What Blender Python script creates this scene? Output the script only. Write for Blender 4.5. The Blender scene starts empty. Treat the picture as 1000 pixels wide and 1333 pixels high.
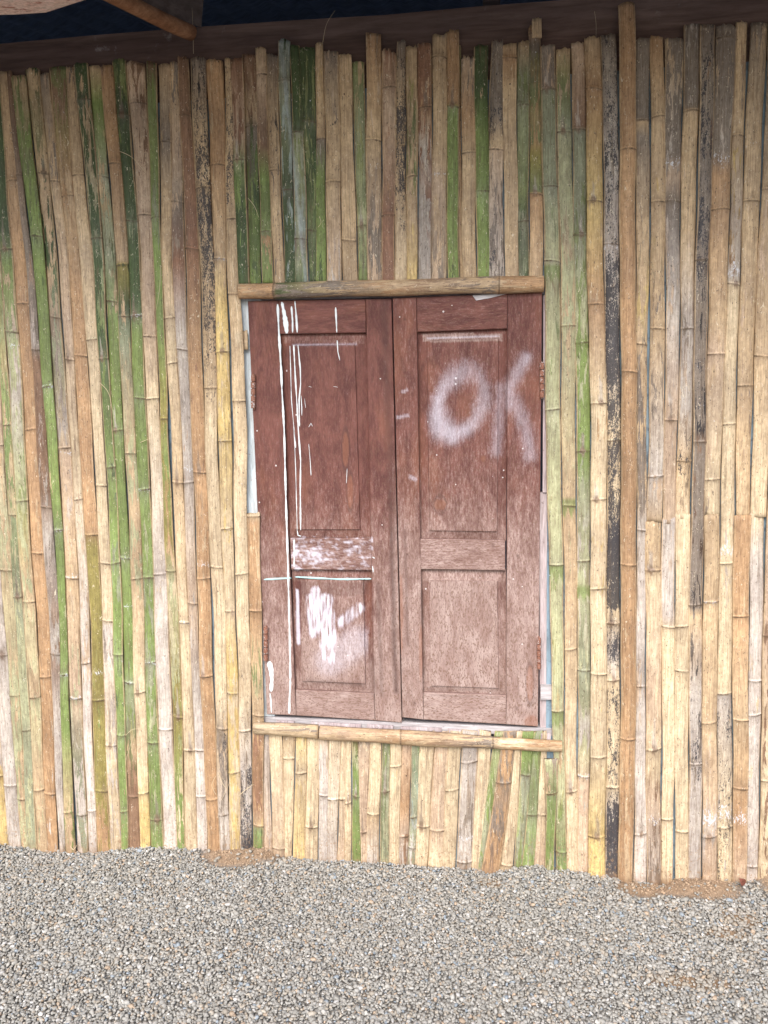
import bpy, math, random
import numpy as np
from mathutils import Vector, Matrix, noise
from math import radians, sin, cos, pi, sqrt, exp

sc = bpy.context.scene
random.seed(11)
RNG = np.random.default_rng(7)

# ------------------------------------------------------------------ camera, sky, sun, exposure
YAW, PITCH, ROLL = radians(6.837), radians(-5.606), radians(-0.877)
DIST, CAMH = 2.3, 1.345
fw = Vector((-sin(YAW)*cos(PITCH), cos(YAW)*cos(PITCH), sin(PITCH)))
r0 = Vector((cos(YAW), sin(YAW), 0)); u0 = r0.cross(fw)
rv = r0*cos(ROLL) + u0*sin(ROLL); uv = u0*cos(ROLL) - r0*sin(ROLL)
cam_d = bpy.data.cameras.new('camera'); cam = bpy.data.objects.new('camera', cam_d)
sc.collection.objects.link(cam); sc.camera = cam
cam.matrix_world = Matrix(((rv.x, uv.x, -fw.x, 0), (rv.y, uv.y, -fw.y, -DIST), (rv.z, uv.z, -fw.z, CAMH), (0, 0, 0, 1)))
cam_d.sensor_fit = 'VERTICAL'; cam_d.sensor_height = 24; cam_d.lens = 24*1000/1333.0
cam_d.clip_start = 0.05; cam_d.clip_end = 2000

SUN_EL, SUN_AZ = radians(42), radians(186)      # azimuth: direction the light comes from, 180 = from behind the camera
w = bpy.data.worlds.new('World'); sc.world = w; w.use_nodes = True
nt = w.node_tree; bg = nt.nodes['Background']
sky = nt.nodes.new('ShaderNodeTexSky'); sky.sky_type = 'NISHITA'; sky.sun_disc = False
sky.sun_elevation = SUN_EL; sky.sun_rotation = SUN_AZ; sky.air_density = 1.0; sky.dust_density = 2.0; sky.ozone_density = 1.0
nt.links.new(sky.outputs[0], bg.inputs[0]); bg.inputs[1].default_value = 0.13
sd = bpy.data.lights.new('sun', 'SUN'); sun = bpy.data.objects.new('sun', sd); sc.collection.objects.link(sun)
sd.energy = 1.5; sd.angle = radians(38); sd.color = (1.0, 0.975, 0.945)
sdir = Vector((sin(SUN_AZ)*cos(SUN_EL), cos(SUN_AZ)*cos(SUN_EL), sin(SUN_EL)))
sun.rotation_euler = (-sdir).to_track_quat('-Z', 'Y').to_euler()
sc.view_settings.view_transform = 'Standard'; sc.view_settings.look = 'None'
sc.view_settings.exposure = 1.28; sc.view_settings.gamma = 1.0; sc.view_settings.use_curve_mapping = False

# ------------------------------------------------------------------ helpers
def U(x, y, Y=0.0):
    """point of the plane at depth Y seen at photo coordinate x, y: used only to measure sizes on the wall"""
    d = fw*1000 + rv*(x-500) + uv*(666.5-y)
    t = (Y+DIST)/d.y
    return Vector((d.x*t, Y, CAMH+d.z*t))

def empty(name, loc, label=None, cat=None, group=None, parent=None):
    o = bpy.data.objects.new(name, None); o.empty_display_size = 0.1; o.location = loc
    sc.collection.objects.link(o)
    if label: o['label'] = label
    if cat: o['category'] = cat
    if group: o['group'] = group
    if label: o['kind'] = 'thing'
    if parent:
        o.parent = parent; o.matrix_parent_inverse = Matrix.Translation(-Vector(world_loc(parent)))
    return o

def world_loc(p):
    l = Vector(p.location)
    return l

def mesh_obj(name, verts, faces, mat, parent=None, smooth=True, attrs=None):
    me = bpy.data.meshes.new(name)
    me.from_pydata([tuple(v) for v in verts], [], [tuple(f) for f in faces]); me.update()
    if smooth: me.shade_smooth()
    for k, arr in (attrs or {}).items():
        a = me.attributes.new(k, 'FLOAT_COLOR', 'POINT')
        arr = np.asarray(arr, dtype=np.float32)
        if arr.shape[1] == 3: arr = np.hstack([arr, np.ones((len(arr), 1), np.float32)])
        a.data.foreach_set('color', arr.ravel())
    if mat: me.materials.append(mat)
    o = bpy.data.objects.new(name, me); sc.collection.objects.link(o)
    if parent is not None:
        o.parent = parent
        L = Vector((0, 0, 0)); q = parent
        while q is not None: L += Vector(q.location) if q.type == 'EMPTY' and q.parent is None else Vector((0, 0, 0)); q = q.parent
        o.matrix_parent_inverse = Matrix.Translation(-L)
    return o

def box_vf(x0, x1, y0, y1, z0, z1):
    v = [(x0,y0,z0),(x1,y0,z0),(x1,y1,z0),(x0,y1,z0),(x0,y0,z1),(x1,y0,z1),(x1,y1,z1),(x0,y1,z1)]
    f = [(0,3,2,1),(4,5,6,7),(0,1,5,4),(1,2,6,5),(2,3,7,6),(3,0,4,7)]
    return v, f

class NT:
    def __init__(s, name):
        s.m = bpy.data.materials.new(name); s.m.use_nodes = True; s.t = s.m.node_tree; s.N = s.t.nodes; s.L = s.t.links
        s.b = s.N['Principled BSDF']
    def n(s, typ, **kw):
        x = s.N.new('ShaderNode'+typ)
        for k, v in kw.items(): setattr(x, k, v)
        return x
    def set(s, sock, v):
        if hasattr(v, 'is_output') or isinstance(v, bpy.types.NodeSocket): s.L.new(v, sock)
        else: sock.default_value = v
    def math(s, op, a, b=None, c=None, clamp=False):
        x = s.n('Math', operation=op, use_clamp=clamp); s.set(x.inputs[0], a)
        if b is not None: s.set(x.inputs[1], b)
        if c is not None: s.set(x.inputs[2], c)
        return x.outputs[0]
    def attr(s, name):
        x = s.n('Attribute', attribute_name=name); return x
    def sep(s, col):
        x = s.n('SeparateColor'); s.L.new(col, x.inputs[0]); return x.outputs
    def vmul(s, vec, v3):
        x = s.n('VectorMath', operation='MULTIPLY'); s.L.new(vec, x.inputs[0]); x.inputs[1].default_value = v3; return x.outputs[0]
    def vadd(s, a, b):
        x = s.n('VectorMath', operation='ADD'); s.L.new(a, x.inputs[0]); s.set(x.inputs[1], b); return x.outputs[0]
    def noise(s, vec, scale, detail=4, rough=.6, dist=0.0):
        x = s.n('TexNoise'); s.L.new(vec, x.inputs['Vector']); x.inputs['Scale'].default_value = scale
        x.inputs['Detail'].default_value = detail; x.inputs['Roughness'].default_value = rough; x.inputs['Distortion'].default_value = dist
        return x.outputs[0]
    def ramp(s, f, a, b, lo=0.0, hi=1.0):
        x = s.n('MapRange', interpolation_type='SMOOTHSTEP'); s.set(x.inputs[0], f)
        for i, v in enumerate((a, b, lo, hi)): s.set(x.inputs[i+1], v)
        return x.outputs[0]
    def mix(s, f, a, b, mode='MIX'):
        x = s.n('Mix', data_type='RGBA', blend_type=mode, clamp_factor=True); s.set(x.inputs[0], f)
        for i, v in ((6, a), (7, b)):
            if isinstance(v, tuple): x.inputs[i].default_value = (*v, 1) if len(v) == 3 else v
            else: s.L.new(v, x.inputs[i])
        return x.outputs[2]
    def out(s, col, rough=.7, bump=None, bs=.3, bd=.002, spec=.3):
        if isinstance(col, tuple): s.b.inputs['Base Color'].default_value = (*col, 1)
        else: s.L.new(col, s.b.inputs['Base Color'])
        s.set(s.b.inputs['Roughness'], rough); s.b.inputs['Specular IOR Level'].default_value = spec
        if bump is not None:
            x = s.n('Bump'); x.inputs['Strength'].default_value = bs; x.inputs['Distance'].default_value = bd
            s.L.new(bump, x.inputs['Height']); s.L.new(x.outputs[0], s.b.inputs['Normal'])
        return s.m

# ------------------------------------------------------------------ materials
def bamboo_material():
    t = NT('split_bamboo')
    pos = t.n('NewGeometry').outputs['Position']
    ca = t.attr('ca').outputs['Color']; cb = t.attr('cb').outputs['Color']
    mk = t.sep(t.attr('mk').outputs['Color'])      # R share of second colour, G chalky white, B node dirt
    sd_ = t.sep(t.attr('sd').outputs['Color'])     # R,G random per strip, B black mould share
    cmb = t.n('CombineXYZ'); t.L.new(sd_[0], cmb.inputs[0]); t.L.new(sd_[1], cmb.inputs[1]); t.L.new(sd_[0], cmb.inputs[2])
    off = t.vmul(cmb.outputs[0], (31, 17, 47))
    p = t.vadd(pos, off)
    pa = t.vmul(p, (1, 1, .13)); pb = t.vmul(p, (1, 1, .035)); pc = t.vmul(p, (1, 1, .45))
    n1 = t.noise(pa, 75, 5, .68, .4)
    th = t.math('SUBTRACT', 1.0, mk[0])
    th2 = t.math('MULTIPLY_ADD', th, .56, .22)
    m1 = t.ramp(n1, t.math('SUBTRACT', th2, .018), t.math('ADD', th2, .018))
    col = t.mix(m1, ca, cb)
    # broad tone drift
    n2 = t.noise(pc, 14, 3, .6)
    col = t.mix(t.ramp(n2, .25, .75, 0, 1), t.mix(1, col, (.76, .72, .70), 'MULTIPLY'), t.mix(1, col, (1.14, 1.11, 1.06), 'MULTIPLY'))
    nm = t.noise(t.vmul(p, (1, 1, .6)), 95, 5, .72, .5)
    col = t.mix(1, col, t.mix(t.ramp(nm, .32, .68), (.82, .80, .78), (1.12, 1.12, 1.11)), 'MULTIPLY')
    # fibres
    n3 = t.noise(pb, 420, 3, .7)
    col = t.mix(1, col, t.mix(t.ramp(n3, .28, .68), (.68, .63, .57), (1.11, 1.11, 1.10)), 'MULTIPLY')
    # long brown stains and fungus freckles
    n4 = t.noise(pa, 38, 6, .75, .8)
    col = t.mix(t.ramp(n4, .56, .70, 0, .6), col, (.15, .095, .055))
    n5 = t.noise(pc, 260, 2, .5)
    col = t.mix(t.ramp(n5, .655, .71, 0, .75), col, (.075, .05, .035))
    # black mould mottling
    n6 = t.math('MULTIPLY_ADD', t.noise(t.vmul(p, (1, 1, .55)), 260, 4, .7, .8), .5, t.math('MULTIPLY', t.noise(t.vmul(p, (1, 1, .25)), 60, 4, .75, .6), .5))
    kth = t.math('MULTIPLY_ADD', t.math('SUBTRACT', 1.0, sd_[2]), .36, .32)
    col = t.mix(t.ramp(n6, t.math('SUBTRACT', kth, .012), t.math('ADD', kth, .035), 0, .90), col, (.028, .026, .032))
    # pale scuffs, short and slanting
    n7 = t.noise(t.vmul(p, (1, 1, .38)), 170, 3, .6, 1.6)
    col = t.mix(t.ramp(n7, .645, .685, 0, .75), col, (.72, .62, .46))
    # chalky white
    n8 = t.noise(t.vmul(p, (1, 1, .5)), 210, 4, .75)
    wm = t.math('MULTIPLY', t.ramp(t.math('ADD', n8, t.math('MULTIPLY', mk[1], .30)), .66, .74), .8)
    col = t.mix(wm, col, (.66, .67, .71))
    # dirt at the nodes
    col = t.mix(t.math('MULTIPLY', mk[2], t.ramp(t.noise(p, 150, 2, .5), .3, .6, .45, 1.0)), col, (.10, .065, .04))
    # mud splashed up from the ground
    zz = t.n('SeparateXYZ'); t.L.new(pos, zz.inputs[0])
    mud = t.math('MULTIPLY', t.ramp(zz.outputs[2], .0, .22, 1.0, 0.0), t.ramp(t.noise(p, 120, 3, .65), .56, .64, 0, .8))
    low_ = t.math('MULTIPLY', t.ramp(zz.outputs[2], -.02, .035, 1.0, 0.0), t.ramp(t.noise(p, 40, 3, .6), .3, .65, .15, .85))
    col = t.mix(t.math('MAXIMUM', mud, low_), col, (.30, .185, .105))
    h = t.math('ADD', t.math('MULTIPLY', n3, .6), t.math('ADD', t.math('MULTIPLY', m1, .25), t.math('MULTIPLY', n6, .4)))
    rough = t.ramp(n2, .2, .8, .48, .72)
    return t.out(col, rough, h, .8, .0014, .35)

def shutter_material(horizontal=False):
    t = NT('shutter_wood_across' if horizontal else 'shutter_wood')
    pos = t.n('NewGeometry').outputs['Position']
    pm = t.sep(t.attr('pm').outputs['Color'])      # R white paint, G share of bleaching and painted light, B dark knot
    sd_ = t.sep(t.attr('sd').outputs['Color'])
    cmb = t.n('CombineXYZ'); t.L.new(sd_[0], cmb.inputs[0]); t.L.new(sd_[1], cmb.inputs[1]); t.L.new(sd_[0], cmb.inputs[2])
    p = t.vadd(pos, t.vmul(cmb.outputs[0], (9, 5, 13)))
    s1 = (.2, 1, 1) if horizontal else (1, 1, .2)
    s2 = (.4, 1, 1) if horizontal else (1, 1, .4)
    pg = t.vmul(p, s1); ph = t.vmul(p, s2)
    g1 = t.noise(pg, 190, 5, .7, .3); g2 = t.noise(ph, 22, 4, .6, .8); g3 = t.noise(ph, 420, 3, .7)
    dark = t.mix(t.ramp(g2, .3, .7), (.108, .040, .034), (.190, .076, .060))
    dark = t.mix(t.ramp(t.noise(ph, 9, 3, .6), .50, .72, 0, .5), dark, (.26, .105, .06))
    pale = t.mix(t.ramp(g2, .3, .7), (.27, .175, .148), (.41, .305, .27))
    fade_light = t.math('ADD', t.math('MULTIPLY_ADD', pm[1], .92, -.46), t.math('MULTIPLY_ADD', g3, .55, .22))
    f2 = t.math('ADD', fade_light, t.math('MULTIPLY_ADD', g1, .7, -.35))
    col = t.mix(t.ramp(f2, .30, .86), dark, pale)
    col = t.mix(1, col, t.mix(t.ramp(g1, .32, .66), (.80, .77, .76), (1.08, 1.07, 1.06)), 'MULTIPLY')
    # worn brown flecks
    fl = t.noise(ph, 330, 2, .6)
    col = t.mix(t.math('MULTIPLY', t.ramp(fl, .52, .64), t.math('MULTIPLY_ADD', pm[1], .62, .20)), col, (.155, .085, .055))
    stn = t.attr('pm').outputs['Alpha']
    col = t.mix(t.math('MULTIPLY', t.math('SUBTRACT', 1.0, stn), t.ramp(g1, .25, .6, .3, 1.0)), col, (.065, .033, .027))
    # knots
    col = t.mix(t.math('MULTIPLY', pm[2], t.ramp(g1, .2, .6, .5, 1.0)), col, (.27, .11, .06))
    # white splashes
    v = t.n('TexVoronoi'); t.L.new(p, v.inputs['Vector']); v.inputs['Scale'].default_value = 36
    sel = t.sep(v.outputs['Color'])[0]
    rad = t.math('MULTIPLY', t.math('GREATER_THAN', sel, .80), t.math('MULTIPLY_ADD', sel, .45, -.34))
    col = t.mix(t.math('MULTIPLY', t.math('LESS_THAN', v.outputs['Distance'], rad), .8), col, (.72, .68, .66))
    # brushed or sprayed white paint: keeps to the raised grain
    pn = t.math('ADD', pm[0], t.math('MULTIPLY_ADD', t.math('ADD', g3, g1), .42, -.42))
    col = t.mix(t.math('MULTIPLY', t.ramp(pn, .0, 1.0), .93), col, (.68, .65, .73))
    h = t.math('ADD', g1, t.math('MULTIPLY', g3, .5))
    return t.out(col, .72, h, .5, .0012, .25)

def weathered(name, a, b, c, scale=30, along='x', worn=.5, spec=.2):
    t = NT(name)
    pos = t.n('NewGeometry').outputs['Position']
    s = {'x': (.1, 1, 1), 'z': (1, 1, .1), 'n': (1, 1, 1)}[along]
    p = t.vmul(pos, s)
    g = t.noise(p, scale*5, 5, .7, .4); n2 = t.noise(p, scale, 5, .65, .6); n3 = t.noise(pos, scale*1.3, 5, .7)
    col = t.mix(t.ramp(n2, .3, .7), a, b)
    col = t.mix(t.ramp(n3, worn, worn+.12, 0, .8), col, c)
    col = t.mix(1, col, t.mix(t.ramp(g, .3, .7), (.66, .64, .62), (1.12, 1.12, 1.12)), 'MULTIPLY')
    return t.out(col, .75, g, .5, .0015, spec)

M_BAM = bamboo_material()
M_SHV, M_SHH = shutter_material(False), shutter_material(True)
M_BACK = weathered('blue_board', (.22, .31, .38), (.30, .39, .45), (.13, .16, .19), 12, 'z')
M_FRAME_BLUE = weathered('pale_blue_painted_wood', (.56, .64, .68), (.70, .75, .77), (.36, .15, .12), 28, 'z', .60)
M_FRAME_GREY = weathered('grey_weathered_wood', (.36, .33, .33), (.56, .52, .52), (.12, .09, .09), 30, 'x', .60)
M_FRAME_PINK = weathered('pinkish_weathered_wood', (.40, .31, .31), (.58, .50, .50), (.12, .085, .075), 34, 'z', .60)
M_BEAM = weathered('dark_beam_wood', (.105, .064, .053), (.19, .128, .105), (.30, .25, .23), 10, 'x', .60)
M_SOFFIT = weathered('soffit_board_wood', (.11, .085, .075), (.17, .13, .115), (.08, .05, .045), 10, 'x', .62)
M_POLE = weathered('roof_pole_wood', (.26, .12, .06), (.38, .20, .11), (.10, .05, .03), 16, 'x', .62)
M_PINK = weathered('peeling_pink_board', (.84, .62, .57), (.88, .72, .67), (.42, .13, .09), 22, 'n', .54)
M_ROOF = weathered('roof_sheet_underside', (.10, .14, .22), (.13, .17, .25), (.07, .05, .045), 6, 'x', .68)
M_DARKWALL = weathered('room_wall_plaster', (.16, .21, .33), (.2, .26, .38), (.1, .12, .18), 6, 'n', .68)
M_PAINT = NT('white_paint').out((.72, .75, .75), .4, spec=.4)
M_CYAN = NT('pale_cyan_paint').out((.42, .62, .62), .5)
M_NAIL = NT('nail_head').out((.55, .55, .55), .35, spec=.6); M_NAIL.node_tree.nodes['Principled BSDF'].inputs['Metallic'].default_value = .7
M_NAILD = NT('rusty_nail').out((.045, .03, .025), .7)
M_RUST = weathered('rusty_hinge', (.22, .09, .055), (.33, .15, .10), (.62, .58, .56), 90, 'n', .53, .4)
M_STRAW = NT('dry_fibre').out((.62, .50, .33), .7)
M_LEAF = weathered('dead_leaf', (.17, .055, .04), (.24, .09, .06), (.12, .05, .03), 60, 'n')

# ------------------------------------------------------------------ ground profile
LINE = [(-400, 1085), (0, 1098), (60, 1106), (120, 1110), (200, 1106), (300, 1111), (345, 1110), (360, 1118), (420, 1122), (500, 1120), (560, 1127), (640, 1137),
        (700, 1129), (780, 1140), (835, 1155), (862, 1158), (885, 1149), (940, 1147), (1000, 1150), (1300, 1170)]
_gx = [U(a, b, -.02).x for a, b in LINE]; _gz = [U(a, b, -.02).z for a, b in LINE]
SAND = [(310, 1119, 48, 17, .016), (345, 1113, 26, 11, .006), (832, 1158, 32, 13, .012), (905, 1156, 60, 17, .016), (1002, 1143, 22, 28, .05),
        (965, 1195, 26, 12, .003), (900, 1278, 60, 11, .002), (945, 1215, 30, 8, .002), (640, 1150, 20, 5, .002)]
def U_ground(x, y):
    d = fw*1000 + rv*(x-500) + uv*(666.5-y); t = -CAMH/d.z
    return Vector((d.x*t, -DIST+d.y*t))
SW = []
for (a, b, ra, rb, hh) in SAND:
    c = U_ground(a, b); e = U_ground(a+ra, b); f_ = U_ground(a, b+rb)
    SW.append((c.x, min(c.y, -.012), abs(e.x-c.x), max(abs(f_.y-c.y), .02), hh))
def sand_amount(x, y):
    s = np.zeros_like(x)
    for cx, cy, rx, ry, hh in SW: s = np.maximum(s, np.exp(-(((x-cx)/rx)**2+((y-cy)/ry)**2)*1.1))
    return s
def ground_h(x, y):
    base = np.interp(x, _gx, _gz)
    h = base*np.exp(np.minimum(y+.02, 0)/.10)
    h = h+.006*np.sin(x*5.1+y*3.3)+.004*np.sin(x*11.3-y*8.7+1)
    for cx, cy, rx, ry, hh in SW: h = h+hh*np.exp(-(((x-cx)/rx)**2+((y-cy)/ry)**2))
    return h

# ------------------------------------------------------------------ bamboo wall
C = dict(Y=(.61, .505, .355), T=(.515, .39, .255), O=(.44, .285, .165), B=(.245, .152, .10), P=(.52, .40, .30), G=(.195, .265, .088),
         D=(.066, .100, .042), L=(.41, .42, .265), V=(.29, .25, .085), S=(.46, .42, .39), K=(.034, .031, .034), W=(.58, .53, .495),
         X=(.61, .47, .215), R=(.27, .15, .10), H=(.27, .29, .20), E=(.235, .198, .168), M=(.20, .235, .105), C=(.30, .36, .34))
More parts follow.
